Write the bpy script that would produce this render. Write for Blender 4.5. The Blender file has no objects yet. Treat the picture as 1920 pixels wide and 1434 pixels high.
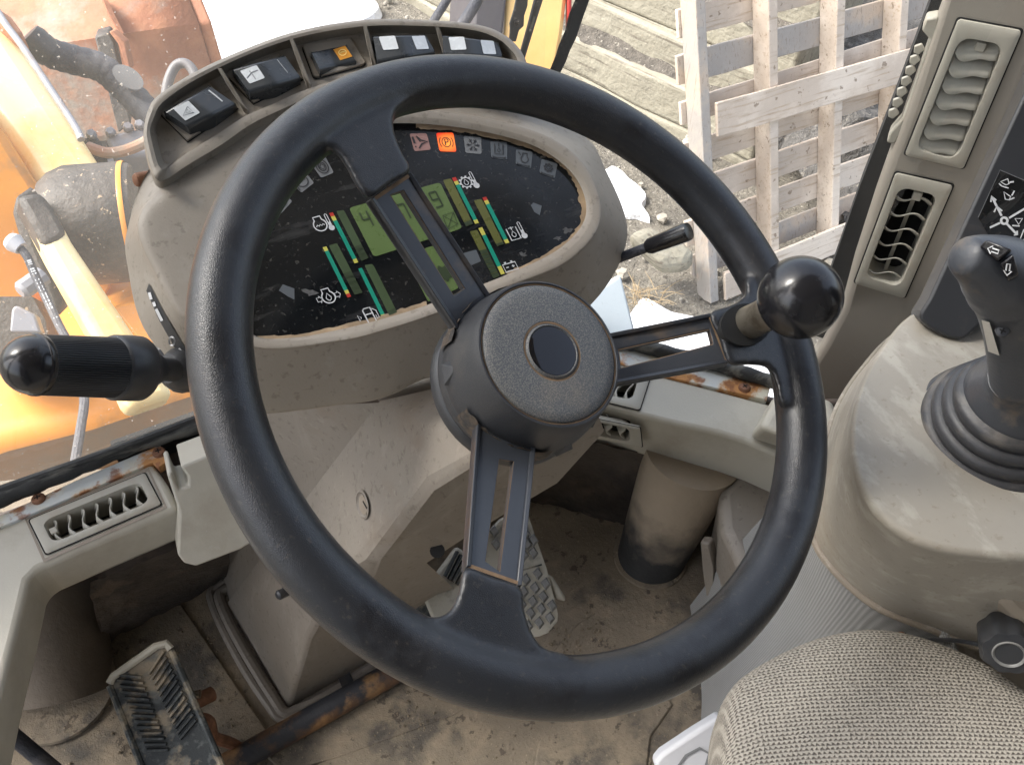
import bpy, bmesh, math, random
from mathutils import Vector as V, Matrix
from mathutils.bvhtree import BVHTree
random.seed(7)
S = bpy.context.scene
COL = S.collection
R = math.radians

# ------------------------------------------------------------------ camera, sky, sun, exposure
CAM = V((0, 0, 1.10)); PITCH = R(48); YAW = R(28); FPX = 1610.0
c_r = V((math.cos(YAW), -math.sin(YAW), 0)); c_h = V((math.sin(YAW), math.cos(YAW), 0))
c_f = c_h * math.cos(PITCH) - V((0, 0, 1)) * math.sin(PITCH)
c_u = c_h * math.sin(PITCH) + V((0, 0, 1)) * math.cos(PITCH)
cam_d = bpy.data.cameras.new('camera'); cam = bpy.data.objects.new('camera', cam_d); COL.objects.link(cam)
cam_d.sensor_width = 36; cam_d.lens = 36 * FPX / 1920; cam_d.clip_start = .02; cam_d.clip_end = 500
m = Matrix((c_r, c_u, -c_f)).transposed().to_4x4(); m.translation = CAM; cam.matrix_world = m
S.camera = cam
SUN_EL, SUN_AZ = 52, -62          # azimuth measured from cab forward (+y), positive to the right
wd = bpy.data.worlds.new('World'); S.world = wd; wd.use_nodes = True
nt = wd.node_tree; nt.nodes.clear()
sky = nt.nodes.new('ShaderNodeTexSky'); sky.sky_type = 'NISHITA'; sky.sun_disc = False
sky.sun_elevation = R(SUN_EL); sky.sun_rotation = R(SUN_AZ); sky.dust_density = 4; sky.air_density = 1.0; sky.ozone_density = 1
hsv = nt.nodes.new('ShaderNodeHueSaturation'); hsv.inputs['Saturation'].default_value = .58
bg = nt.nodes.new('ShaderNodeBackground'); bg.inputs['Strength'].default_value = .13
wo = nt.nodes.new('ShaderNodeOutputWorld')
nt.links.new(sky.outputs[0], hsv.inputs['Color']); nt.links.new(hsv.outputs[0], bg.inputs['Color']); nt.links.new(bg.outputs[0], wo.inputs['Surface'])
sun_d = bpy.data.lights.new('sun', 'SUN'); sun_d.energy = 1.5; sun_d.angle = R(22); sun_d.color = (1, .96, .9)
sun = bpy.data.objects.new('sun', sun_d); COL.objects.link(sun)
sd = V((math.sin(R(SUN_AZ)) * math.cos(R(SUN_EL)), math.cos(R(SUN_AZ)) * math.cos(R(SUN_EL)), math.sin(R(SUN_EL))))
sun.rotation_euler = sd.to_track_quat('Z', 'Y').to_euler(); sun.location = (0, 0, 20)
S.view_settings.view_transform = 'Standard'; S.view_settings.look = 'None'; S.view_settings.gamma = 1
S.view_settings.use_curve_mapping = False; S.view_settings.exposure = 1.92

# ------------------------------------------------------------------ helpers: photograph position -> point in the place
def ray(x, y): return c_f + c_r * ((x - 960) / FPX) - c_u * ((y - 717) / FPX)
def P(x, y, d): return CAM + ray(x, y) * d
def Z(x, y, z):
    q = ray(x, y); return CAM + q * ((z - CAM.z) / q.z)
class Plane:
    def __init__(s, p0, n): s.p = V(p0); s.n = V(n).normalized()
    def at(s, x, y, h=0):
        q = ray(x, y); return CAM + q * ((s.p + s.n * h - CAM).dot(s.n) / q.dot(s.n))
    def pts(s, L, h=0): return [s.at(x, y, h) for x, y in L]
def lerp(a, b, t): return a + (b - a) * t
def cr(pts, n=6, closed=False):
    pts = [V(p) for p in pts]; N = len(pts); out = []
    rng = range(N if closed else N - 1)
    for i in rng:
        if closed: p0, p1, p2, p3 = pts[i - 1], pts[i], pts[(i + 1) % N], pts[(i + 2) % N]
        else: p0, p1, p2, p3 = pts[max(i - 1, 0)], pts[i], pts[i + 1], pts[min(i + 2, N - 1)]
        for k in range(n):
            t = k / n
            out.append(.5 * (2 * p1 + (p2 - p0) * t + (2 * p0 - 5 * p1 + 4 * p2 - p3) * t * t + (3 * p1 - p0 - 3 * p2 + p3) * t ** 3))
    if not closed: out.append(pts[-1])
    return out
def basis(n):
    n = n.normalized(); a = V((0, 0, 1)) if abs(n.z) < .9 else V((1, 0, 0))
    x = a.cross(n).normalized(); return x, n.cross(x), n

ORG = {}
def thing(name, label, cat, loc, group=None):
    o = bpy.data.objects.new(name, None); COL.objects.link(o); o.empty_display_size = .05
    o.location = loc; ORG[o.name] = V(loc); o['label'] = label; o['category'] = cat
    if group: o['group'] = group
    return o
def tag(o, label, cat, group=None):
    o['label'] = label; o['category'] = cat
    if group: o['group'] = group
    return o
class M:
    def __init__(s): s.v = []; s.f = []; s.uv = None
    def add(s, v, f):
        b = len(s.v); s.v += [V(p) for p in v]; s.f += [tuple(i + b for i in q) for q in f]; return s
    def poly(s, pts): return s.add(pts, [tuple(range(len(pts)))])
    def prism(s, pts, vec):
        n = len(pts); vec = V(vec); q = [V(p) + vec for p in pts]
        return s.add(list(pts) + q, [tuple(range(n))[::-1], tuple(range(n, 2 * n))] + [(i, (i + 1) % n, n + (i + 1) % n, n + i) for i in range(n)])
    def prism_holes(s, outer, holes, vec):
        vec = V(vec); bm = bmesh.new(); loops = [outer] + holes; ed = []
        for L in loops:
            vs = [bm.verts.new(p) for p in L]; ed += [bm.edges.new((vs[i], vs[(i + 1) % len(vs)])) for i in range(len(vs))]
        bmesh.ops.triangle_fill(bm, use_beauty=True, use_dissolve=False, edges=ed, normal=-vec.normalized())
        bm.verts.index_update(); s.add([v.co.copy() for v in bm.verts], [tuple(v.index for v in f.verts) for f in bm.faces]); bm.free()
        for L, close in [(outer, True)]:
            n = len(L); q = [V(p) + vec for p in L]
            s.add(list(L) + q, [(i, (i + 1) % n, n + (i + 1) % n, n + i) for i in range(n)] + ([tuple(range(n, 2 * n))] if close else []))
        return s
    def hull2(s, a, b):
        n = len(a)
        return s.add(list(a) + list(b), [tuple(range(n))[::-1], tuple(range(n, 2 * n))] + [(i, (i + 1) % n, n + (i + 1) % n, n + i) for i in range(n)])
    def loft(s, rings, cap0=False, cap1=False, closed=True):
        n = len(rings[0]); v = [p for r_ in rings for p in r_]; f = []
        for k in range(len(rings) - 1):
            for i in range(n if closed else n - 1):
                j = (i + 1) % n; f.append((k * n + i, k * n + j, (k + 1) * n + j, (k + 1) * n + i))
        if cap0: f.append(tuple(range(n))[::-1])
        if cap1: f.append(tuple(range((len(rings) - 1) * n, len(rings) * n)))
        return s.add(v, f)
    def tube(s, pts, rad, seg=12, caps=True):
        pts = [V(p) for p in pts]; N = len(pts); rings = []
        t = (pts[1] - pts[0]).normalized(); x, y, _ = basis(t)
        for i, p in enumerate(pts):
            t = ((pts[min(i + 1, N - 1)] - pts[max(i - 1, 0)])).normalized()
            x = (x - t * x.dot(t)).normalized(); y = t.cross(x)
            r_ = rad[i] if isinstance(rad, (list, tuple)) else rad
            rings.append([p + (x * math.cos(a) + y * math.sin(a)) * r_ for a in [2 * math.pi * k / seg for k in range(seg)]])
        return s.loft(rings, caps, caps)
    def lathe(s, o, ax, prof, seg=32, c0=True, c1=True):
        x, y, n = basis(V(ax)); o = V(o)
        rings = [[o + n * h + (x * math.cos(a) + y * math.sin(a)) * max(r_, 1e-5) for a in [2 * math.pi * k / seg for k in range(seg)]] for r_, h in prof]
        return s.loft(rings, c0, c1)
    def box(s, c, X, Y, Zv):
        c, X, Y, Zv = V(c), V(X) / 2, V(Y) / 2, V(Zv) / 2
        return s.hull2([c - X - Y - Zv, c + X - Y - Zv, c + X + Y - Zv, c - X + Y - Zv], [c - X - Y + Zv, c + X - Y + Zv, c + X + Y + Zv, c - X + Y + Zv])
    def ball(s, c, r_, seg=32, rings=18):
        c = V(c); return s.lathe(c, (0, 0, 1), [(r_ * math.sin(math.pi * k / rings), -r_ * math.cos(math.pi * k / rings)) for k in range(rings + 1)], seg, False, False)
    def ribbon(s, pts, w, n, closed=False):
        pts = [V(p) for p in pts]; N = len(pts); L = []; Rr = []
        for i in range(N):
            a = pts[(i - 1) % N] if (closed or i) else pts[0]; b = pts[(i + 1) % N] if (closed or i < N - 1) else pts[-1]
            t = (b - a).normalized(); q = n.cross(t).normalized() * (w / 2); L.append(pts[i] + q); Rr.append(pts[i] - q)
        f = [(i, (i + 1) % N, N + (i + 1) % N, N + i) for i in range(N if closed else N - 1)]
        return s.add(L + Rr, f)
    def build(s, name, mat, parent=None, smooth=35, bevel=0, seg=2, sub=0, solid=0, label=None, kind=None, uv=None, center=False, weld=False):
        me = bpy.data.meshes.new(name)
        if parent is None: off = sum(s.v, V()) / len(s.v) if center else V((0, 0, 0))
        else: off = ORG[parent.name]
        me.from_pydata([tuple(p - off) for p in s.v], [], s.f); me.validate()
        bm = bmesh.new(); bm.from_mesh(me)
        if weld: bmesh.ops.remove_doubles(bm, verts=bm.verts, dist=1e-6)
        bmesh.ops.recalc_face_normals(bm, faces=bm.faces); bm.to_mesh(me); bm.free()
        if smooth:
            me.polygons.foreach_set('use_smooth', [True] * len(me.polygons)); me.set_sharp_from_angle(angle=R(smooth))
        if mat: me.materials.append(mat)
        o = bpy.data.objects.new(name, me); COL.objects.link(o)
        if parent is not None: o.parent = parent
        else: o.location = off
        ORG[o.name] = off
        if bevel:
            b = o.modifiers.new('bevel', 'BEVEL'); b.width = bevel; b.segments = seg; b.limit_method = 'ANGLE'; b.angle_limit = R(30); b.harden_normals = False
        if solid:
            b = o.modifiers.new('solid', 'SOLIDIFY'); b.thickness = solid; b.offset = 0
        if sub:
            b = o.modifiers.new('sub', 'SUBSURF'); b.levels = sub; b.render_levels = sub
        if label: o['label'] = label
        if kind: o['kind'] = kind
        return o
def bvh(o):
    off = ORG[o.name]
    return BVHTree.FromPolygons([tuple(v.co + off) for v in o.data.vertices], [tuple(p.vertices) for p in o.data.polygons])
def hit(t, x, y, lift=.0006):
    q = ray(x, y).normalized(); h = t.ray_cast(CAM, q)
    if h[0] is None: return None
    n = h[1] if h[1].dot(q) < 0 else -h[1]
    return h[0] + n * lift
def glyph(txt, o, X, Y, size):
    cu = bpy.data.curves.new('t', 'FONT'); cu.body = txt; cu.size = 1; cu.align_x = 'CENTER'; cu.align_y = 'CENTER'; cu.resolution_u = 3
    ob = bpy.data.objects.new('t', cu); COL.objects.link(ob)
    me = bpy.data.meshes.new_from_object(ob.evaluated_get(bpy.context.evaluated_depsgraph_get()))
    v = [o + X * (p.co.x * size) + Y * (p.co.y * size) for p in me.vertices]; f = [tuple(p.vertices) for p in me.polygons]
    bpy.data.objects.remove(ob); bpy.data.curves.remove(cu); bpy.data.meshes.remove(me)
    return v, f

# ------------------------------------------------------------------ materials
def mat(name, col, rough=.5, metal=0, var=.12, vs=6, layers=(), bump=(), spec=.5, coat=0, emit=None, coord='Object'):
    """layers: (colour, scale, low, high, amount[, stretch]) noise-masked dirt/rust/wear; bump: (kind, scale, distance)"""
    mt = bpy.data.materials.new(name); mt.use_nodes = True; n = mt.node_tree; L = n.links
    b = n.nodes['Principled BSDF']; tc = n.nodes.new('ShaderNodeTexCoord')
    def noise(sc, det=5, st=None):
        t = n.nodes.new('ShaderNodeTexNoise'); t.inputs['Scale'].default_value = sc; t.inputs['Detail'].default_value = det; t.inputs['Roughness'].default_value = .62
        if st:
            mp = n.nodes.new('ShaderNodeMapping'); mp.inputs['Scale'].default_value = st[:3]
            if len(st) > 3: mp.vector_type = 'TEXTURE'; mp.inputs['Rotation'].default_value = (0, 0, R(st[3])); mp.inputs['Scale'].default_value = [1 / k for k in st[:3]]
            L.new(tc.outputs[coord], mp.inputs['Vector']); L.new(mp.outputs[0], t.inputs['Vector'])
        else: L.new(tc.outputs[coord], t.inputs['Vector'])
        return t.outputs['Fac']
    def ramp(src, lo, hi, a, c):
        m_ = n.nodes.new('ShaderNodeMapRange'); m_.inputs[1].default_value = lo; m_.inputs[2].default_value = hi; m_.inputs[3].default_value = a; m_.inputs[4].default_value = c
        L.new(src, m_.inputs[0]); return m_.outputs[0]
    def mix(f, a, c):
        m_ = n.nodes.new('ShaderNodeMix'); m_.data_type = 'RGBA'
        L.new(f, m_.inputs[0])
        for src, i in ((a, 6), (c, 7)):
            if hasattr(src, 'links'): L.new(src, m_.inputs[i])
            else: m_.inputs[i].default_value = (*src, 1)
        return m_.outputs[2]
    c0 = tuple(max(0, k * (1 - var)) for k in col); c1 = tuple(min(1, k * (1 + var)) for k in col)
    cur = mix(ramp(noise(vs), .3, .7, 0, 1), c0, c1); rg = None
    for ly in layers:
        lc, sc, lo, hi, am = ly[:5]; st = ly[5] if len(ly) > 5 else None
        fac = ramp(noise(sc, 8, st), .5 + (lo - .5) * .62, .5 + (hi - .5) * .62, 0, am); cur = mix(fac, cur, lc)
        if len(ly) > 6:
            m_ = n.nodes.new('ShaderNodeMix'); m_.data_type = 'FLOAT'; L.new(fac, m_.inputs[0])
            if rg is None: m_.inputs[2].default_value = rough
            else: L.new(rg, m_.inputs[2])
            m_.inputs[3].default_value = ly[6]; rg = m_.outputs[0]
    L.new(cur, b.inputs['Base Color'])
    if rg is not None: L.new(rg, b.inputs['Roughness'])
    else: L.new(ramp(noise(vs * 3), .3, .7, max(.02, rough - .06), min(1, rough + .06)), b.inputs['Roughness'])
    b.inputs['Metallic'].default_value = metal; b.inputs['Specular IOR Level'].default_value = spec; b.inputs['Coat Weight'].default_value = coat
    last = None
    for kind, sc, dist in bump:
        if kind == 'noise': src = noise(sc, 4)
        elif kind == 'cell':
            t = n.nodes.new('ShaderNodeTexVoronoi'); t.feature = 'DISTANCE_TO_EDGE'; t.inputs['Scale'].default_value = sc
            ns = n.nodes.new('ShaderNodeTexNoise'); ns.inputs['Scale'].default_value = sc * .7
            L.new(tc.outputs[coord], ns.inputs['Vector'])
            ad = n.nodes.new('ShaderNodeVectorMath'); ad.operation = 'MULTIPLY_ADD'; ad.inputs[1].default_value = (.9 / sc,) * 3
            L.new(ns.outputs['Color'], ad.inputs[0]); L.new(tc.outputs[coord], ad.inputs[2]); L.new(ad.outputs[0], t.inputs['Vector'])
            src = ramp(t.outputs['Distance'], 0, .22, 0, 1)
        bp = n.nodes.new('ShaderNodeBump'); bp.inputs['Distance'].default_value = dist; bp.inputs['Strength'].default_value = 1
        L.new(src, bp.inputs['Height'])
        if last: L.new(last, bp.inputs['Normal'])
        last = bp.outputs[0]
    if last: L.new(last, b.inputs['Normal'])
    if emit:
        b.inputs['Emission Color'].default_value = (*emit[0], 1); b.inputs['Emission Strength'].default_value = emit[1]
    return mt
DUST = (.36, .27, .17); TAN = (.42, .32, .2)
m_vinyl = mat('black_vinyl', (.017, .019, .023), .33, layers=[((.036, .034, .034), 9, .5, .8, .5, None, .44), ((.007, .007, .0085), 16, .54, .66, .7, None, .25), ((.07, .06, .05), 300, .66, .74, .35)], bump=[('cell', 900, .00005), ('noise', 60, .0003)], vs=20)
m_hub = mat('hub_plastic', (.026, .028, .033), .5, layers=[((.06, .06, .06), 1500, .48, .62, .35), ((.13, .11, .085), 16, .58, .8, .22)], bump=[('noise', 1400, .0001)])
m_hubcap = mat('hub_cap_plastic', (.07, .077, .087), .6, layers=[((.20, .19, .165), 1300, .46, .62, .75), (DUST, 12, .6, .85, .25)], bump=[('noise', 1300, .00012)])
m_spoke = mat('spoke_paint', (.036, .04, .048), .36, layers=[((.17, .12, .075), 18, .6, .8, .5)], bump=[('noise', 300, .0001)])
m_ochre = mat('dried_dirt', (.2, .13, .075), .85, var=.3, vs=90, bump=[('noise', 200, .0006)])
m_black = mat('black_plastic', (.028, .030, .034), .38, layers=[((.1, .085, .07), 20, .62, .8, .35)], bump=[('noise', 500, .00008)])
m_gloss = mat('gloss_black', (.011, .011, .013), .2, var=.05, layers=[((.06, .058, .055), 60, .55, .85, .25, None, .45)], bump=[('noise', 40, .0002)])
m_glassdisc = mat('emblem_glass', (.004, .004, .006), .04, var=.05)
m_stem = mat('worn_steel', (.3, .27, .22), .35, .8, layers=[((.12, .09, .06), 60, .45, .7, .7)])
m_shell = mat('taupe_plastic', (.255, .226, .187), .52, layers=[((.2, .155, .11), 5, .52, .8, .4), ((.32, .3, .265), 40, .64, .78, .3), ((.13, .105, .08), 150, .62, .74, .5), ((.30, .28, .24), 46, .64, .74, .28, (1, 1, .12))], bump=[('noise', 420, .00018)], vs=3)
m_shell_lt = mat('grey_beige_plastic', (.41, .39, .33), .5, layers=[((.22, .185, .135), 7, .52, .8, .5), ((.47, .46, .42), 60, .7, .8, .3)], bump=[('noise', 420, .00018)], vs=3)
m_trayin = mat('tray_plastic', (.24, .205, .165), .6, layers=[((.15, .115, .08), 12, .5, .75, .5)], bump=[('noise', 500, .0001)])
m_shroud = mat('column_plastic', (.20, .176, .148), .55, layers=[((.21, .195, .165), 4, .5, .75, .6), ((.17, .13, .095), 11, .58, .8, .5), ((.30, .275, .235), 90, .66, .8, .3), ((.10, .08, .06), 130, .62, .74, .5), ((.27, .245, .21), 50, .62, .74, .3, (1, 1, .1))], bump=[('noise', 400, .0002)], vs=3)
m_console = mat('console_plastic', (.285, .262, .22), .55, layers=[((.42, .40, .345), 46, .55, .70, .45, (1, .45, 1)), ((.33, .27, .2), 6, .52, .76, .45), ((.2, .17, .13), 160, .66, .74, .5)], bump=[('noise', 350, .0002), ('noise', 60, .0004)], vs=4)
m_wallp = mat('dirty_console_side', (.235, .205, .163), .6, layers=[((.2, .158, .12), 5, .45, .7, .6), ((.36, .33, .28), 8, .6, .72, .5, (9, 9, 1.2))], bump=[('noise', 400, .00015)], vs=4)
m_pillar = mat('pillar_plastic', (.265, .243, .207), .55, layers=[((.24, .21, .17), 6, .5, .8, .4)], bump=[('noise', 420, .00018)], vs=3)
m_vent = mat('vent_plastic', (.35, .335, .285), .5, layers=[((.27, .22, .16), 25, .5, .8, .45)])
m_slat = mat('slat_plastic', (.40, .39, .34), .5, layers=[((.3, .25, .18), 30, .52, .8, .4)])
m_void = mat('dark_cavity', (.008, .008, .008), .9)
m_panel = mat('gauge_face', (.006, .007, .008), .16, layers=[((.028, .032, .038), 5, .5, .76, .6, None, .3), ((.10, .095, .085), 300, .68, .76, .5), ((.06, .06, .06), 14, .6, .8, .5, (1, 6, 1))], var=.1)
m_lcd = mat('lcd_green', (.10, .15, .05), .3, var=.06, vs=30)
m_lcd2 = mat('lcd_olive', (.105, .11, .03), .3, var=.08, vs=40)
m_lcdd = mat('lcd_dim', (.05, .075, .035), .35, var=.1, vs=40)
m_seg = mat('lcd_segment', (.03, .045, .02), .4)
m_red = mat('gauge_red', (.4, .02, .012), .45); m_yel = mat('gauge_yellow', (.5, .46, .08), .45); m_grn = mat('gauge_green', (.0, .23, .15), .45)
m_white = mat('white_print', (.52, .53, .54), .5, var=.06)
m_lamp = mat('unlit_lamp', (.16, .165, .17), .4); m_lampd = mat('unlit_lamp_dim', (.085, .095, .105), .4); m_ink = mat('lamp_ink', (.02, .02, .022), .5)
m_lit = mat('lit_lamp', (.25, .03, .01), .4, emit=((1, .085, .008), .5)); m_lampr = mat('half_lit_lamp', (.3, .17, .15), .4)
m_lens = mat('clear_lens', (.6, .63, .65), .25, layers=[((.72, .75, .77), 160, .5, .65, .6)]); m_orange = mat('orange_lens', (.62, .26, .02), .35); m_paleor = mat('pale_orange_print', (.85, .62, .2), .4)
m_screw = mat('rusty_screw', (.2, .1, .06), .6, .5, var=.4, vs=90, bump=[('noise', 300, .0004)])
m_rust = mat('rusty_bar', (.022, .024, .03), .5, layers=[((.17, .085, .035), 9, .45, .62, .9, None, .85), ((.3, .17, .07), 22, .55, .72, .7)], bump=[('noise', 160, .0008)], vs=20)
m_rustp = mat('rusty_paint_strip', (.50, .53, .53), .5, layers=[((.55, .5, .36), 14, .42, .6, .7), ((.42, .19, .055), 19, .5, .62, .95, None, .85), ((.2, .08, .04), 40, .58, .7, .8)], bump=[('noise', 150, .0006)], vs=8)
m_seal = mat('rubber_seal', (.016, .017, .017), .6, layers=[((.15, .145, .125), 15, .47, .66, .7, (.6, 3, 3))], bump=[('noise', 120, .001)])
m_floor = mat('dusty_floor', (.20, .164, .118), .85, var=.25, vs=7, layers=[((.045, .044, .042), 6, .55, .70, .8), ((.28, .225, .155), 14, .54, .7, .75), ((.05, .04, .03), 60, .66, .72, .7), ((.36, .29, .2), 240, .7, .76, .6)], bump=[('noise', 120, .002), ('noise', 500, .0006)])
m_fire = mat('firewall', (.13, .10, .078), .8, var=.25, layers=[((.05, .04, .035), 7, .45, .65, .8), ((.22, .15, .1), 18, .6, .75, .5)], bump=[('noise', 60, .003)])
m_pedal = mat('pedal_rubber', (.022, .027, .029), .6, layers=[((.30, .25, .18), 30, .5, .66, .8, None, .9), ((.12, .13, .125), 90, .55, .7, .5)], bump=[('noise', 250, .0006)])
m_pedal_t = mat('dusty_pedal_rubber', (.34, .32, .265), .75, layers=[((.1, .105, .1), 26, .56, .74, .6)], bump=[('noise', 250, .0004)])
m_stud = mat('worn_stud', (.17, .17, .165), .55, var=.25, vs=70)
m_label = mat('pale_label', (.6, .57, .5), .5)
m_grip = mat('grip_rubber', (.045, .049, .057), .4, layers=[((.17, .13, .09), 22, .58, .76, .6)], bump=[('noise', 350, .0002)], vs=8)
m_boot = mat('boot_rubber', (.032, .033, .037), .48, layers=[((.16, .14, .115), 14, .48, .68, .55, (1, 1, 3))], bump=[('noise', 200, .0004)])
m_tagw = mat('white_plastic', (.45, .455, .48), .45)
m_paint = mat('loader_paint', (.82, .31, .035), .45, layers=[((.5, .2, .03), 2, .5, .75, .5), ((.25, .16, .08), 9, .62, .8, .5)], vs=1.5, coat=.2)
m_paint_lt = mat('glare_pale_paint', (.95, .75, .4), .28, layers=[((.92, .5, .1), 2.2, .52, .75, .75)], vs=2)  # loader paint paled to cream, sun glare put into the colour
m_drum = mat('greasy_drum', (.075, .064, .054), .6, layers=[((.02, .019, .018), 6, .45, .65, .85), ((.55, .4, .25), 60, .7, .76, .7)], bump=[('noise', 50, .004)])
m_rustb = mat('bucket_rust', (.36, .145, .075), .75, var=.25, vs=3, layers=[((.33, .32, .27), 2.2, .5, .68, .8), ((.45, .2, .1), 7, .5, .7, .6)], bump=[('noise', 30, .004)])
m_hose = mat('hydraulic_hose', (.03, .033, .045), .6, layers=[((.16, .15, .15), 9, .5, .7, .6)], bump=[('noise', 220, .002)])
m_steel = mat('dull_steel', (.27, .27, .29), .5, .0, layers=[((.2, .13, .08), 12, .55, .75, .5)])
m_greyp = mat('blue_grey_panel', (.42, .47, .5), .5, var=.06)
m_snow = mat('snow', (.86, .87, .9), .8, var=.03, layers=[((.5, .47, .42), 3, .66, .8, .5)], bump=[('noise', 9, .03), ('noise', 60, .006)])
m_ground = mat('gravel_dirt', (.215, .195, .16), .95, var=.3, vs=2, layers=[((.12, .11, .095), 5, .5, .68, .7), ((.5, .46, .4), 60, .64, .72, .8), ((.07, .06, .05), 38, .62, .7, .7)], bump=[('noise', 28, .04), ('noise', 120, .012)])
m_stone = mat('pebble', (.30, .275, .235), .9, var=.3, vs=8)
m_beam = mat('weathered_timber', (.29, .27, .212), .85, var=.14, vs=2, layers=[((.24, .22, .17), 4, .45, .7, .7, (.5, 9, 9, -73.5)), ((.13, .11, .085), 9, .60, .72, .8, (.12, 5, 5, -73.5)), ((.42, .40, .33), 6, .58, .8, .5, (.6, 6, 6, -73.5))], bump=[('noise', 30, .006), ('noise', 6, .02)])
m_soil = mat('ledge_soil', (.12, .106, .09), .95, var=.35, vs=18, layers=[((.42, .39, .33), 45, .66, .74, .7)], bump=[('noise', 50, .03)])
m_wood = mat('pallet_wood', (.57, .48, .395), .8, var=.16, vs=3, layers=[((.72, .64, .55), 3, .45, .65, .7), ((.36, .26, .17), 5, .55, .75, .6, (1, 14, 14)), ((.22, .16, .11), 28, .70, .75, .8)], bump=[('noise', 40, .002)])
m_woodg = mat('grey_pallet_wood', (.40, .37, .34), .85, var=.18, vs=4, layers=[((.55, .43, .32), 4, .48, .65, .7), ((.22, .18, .15), 9, .6, .75, .6, (12, 12, 1))], bump=[('noise', 40, .002)])
m_scrap = mat('dark_rubble', (.10, .095, .09), .9, var=.4, vs=12, layers=[((.25, .23, .2), 30, .6, .7, .6)], bump=[('noise', 20, .05)])

def weave(name, kind):
    mt = bpy.data.materials.new(name); mt.use_nodes = True; n = mt.node_tree; L = n.links; b = n.nodes['Principled BSDF']
    tc = n.nodes.new('ShaderNodeTexCoord'); sp = n.nodes.new('ShaderNodeSeparateXYZ'); L.new(tc.outputs['Object'], sp.inputs[0])
    def ma(op, a, c=None):
        k = n.nodes.new('ShaderNodeMath'); k.operation = op
        for i, s in enumerate((a, c)):
            if s is None: continue
            if hasattr(s, 'links'): L.new(s, k.inputs[i])
            else: k.inputs[i].default_value = s
        return k.outputs[0]
    nz = n.nodes.new('ShaderNodeTexNoise'); nz.inputs['Scale'].default_value = 700; L.new(tc.outputs['Object'], nz.inputs['Vector'])
    nb = n.nodes.new('ShaderNodeTexNoise'); nb.inputs['Scale'].default_value = 9; L.new(tc.outputs['Object'], nb.inputs['Vector'])
    if kind == 'tweed':
        cs, sn = math.cos(R(28)), math.sin(R(28))
        u = ma('SUBTRACT', ma('MULTIPLY', sp.outputs[0], cs), ma('MULTIPLY', sp.outputs[1], sn)); v = ma('ADD', ma('MULTIPLY', sp.outputs[0], sn), ma('MULTIPLY', sp.outputs[1], cs))
        v = ma('ADD', v, ma('MULTIPLY', sp.outputs[2], -1.2))
        a = ma('SINE', ma('ADD', ma('MULTIPLY', u, 2 * math.pi / .0037), ma('MULTIPLY', ma('SINE', ma('MULTIPLY', v, 2 * math.pi / .0058)), 1.1)))
        c = ma('SINE', ma('ADD', ma('MULTIPLY', v, 2 * math.pi / .0030), ma('MULTIPLY', a, .9)))
        h = ma('ADD', ma('MULTIPLY', a, .5), ma('MULTIPLY', c, .7)); h = ma('ADD', h, ma('MULTIPLY', ma('SUBTRACT', nz.outputs['Fac'], .5), 2.2))
        lo, hi, c0, c1 = -1.0, .1, (.14, .122, .106), (.42, .39, .335)
    else:
        a = ma('SINE', ma('MULTIPLY', ma('ADD', sp.outputs[0], sp.outputs[2]), 2 * math.pi / .0034)); c = ma('SINE', ma('MULTIPLY', ma('SUBTRACT', sp.outputs[1], sp.outputs[2]), 2 * math.pi / .0034))
        h = ma('ADD', ma('MULTIPLY', ma('MULTIPLY', a, c), 1.0), ma('MULTIPLY', ma('SUBTRACT', nb.outputs['Fac'], .5), 1.2))
        lo, hi, c0, c1 = -1, 1, (.19, .19, .185), (.33, .33, .32)
    mr = n.nodes.new('ShaderNodeMapRange'); mr.inputs[1].default_value = lo; mr.inputs[2].default_value = hi; L.new(h, mr.inputs[0])
    mx = n.nodes.new('ShaderNodeMix'); mx.data_type = 'RGBA'; mx.inputs[6].default_value = (*c0, 1); mx.inputs[7].default_value = (*c1, 1); L.new(mr.outputs[0], mx.inputs[0])
    L.new(mx.outputs[2], b.inputs['Base Color']); b.inputs['Roughness'].default_value = .92; b.inputs['Specular IOR Level'].default_value = .15
    bp = n.nodes.new('ShaderNodeBump'); bp.inputs['Distance'].default_value = .0012 if kind == 'tweed' else .0006; L.new(mr.outputs[0], bp.inputs['Height']); L.new(bp.outputs[0], b.inputs['Normal'])
    return mt
m_tweed = weave('tweed_cloth', 'tweed'); m_fabric = weave('grey_side_cloth', 'grid')
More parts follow.
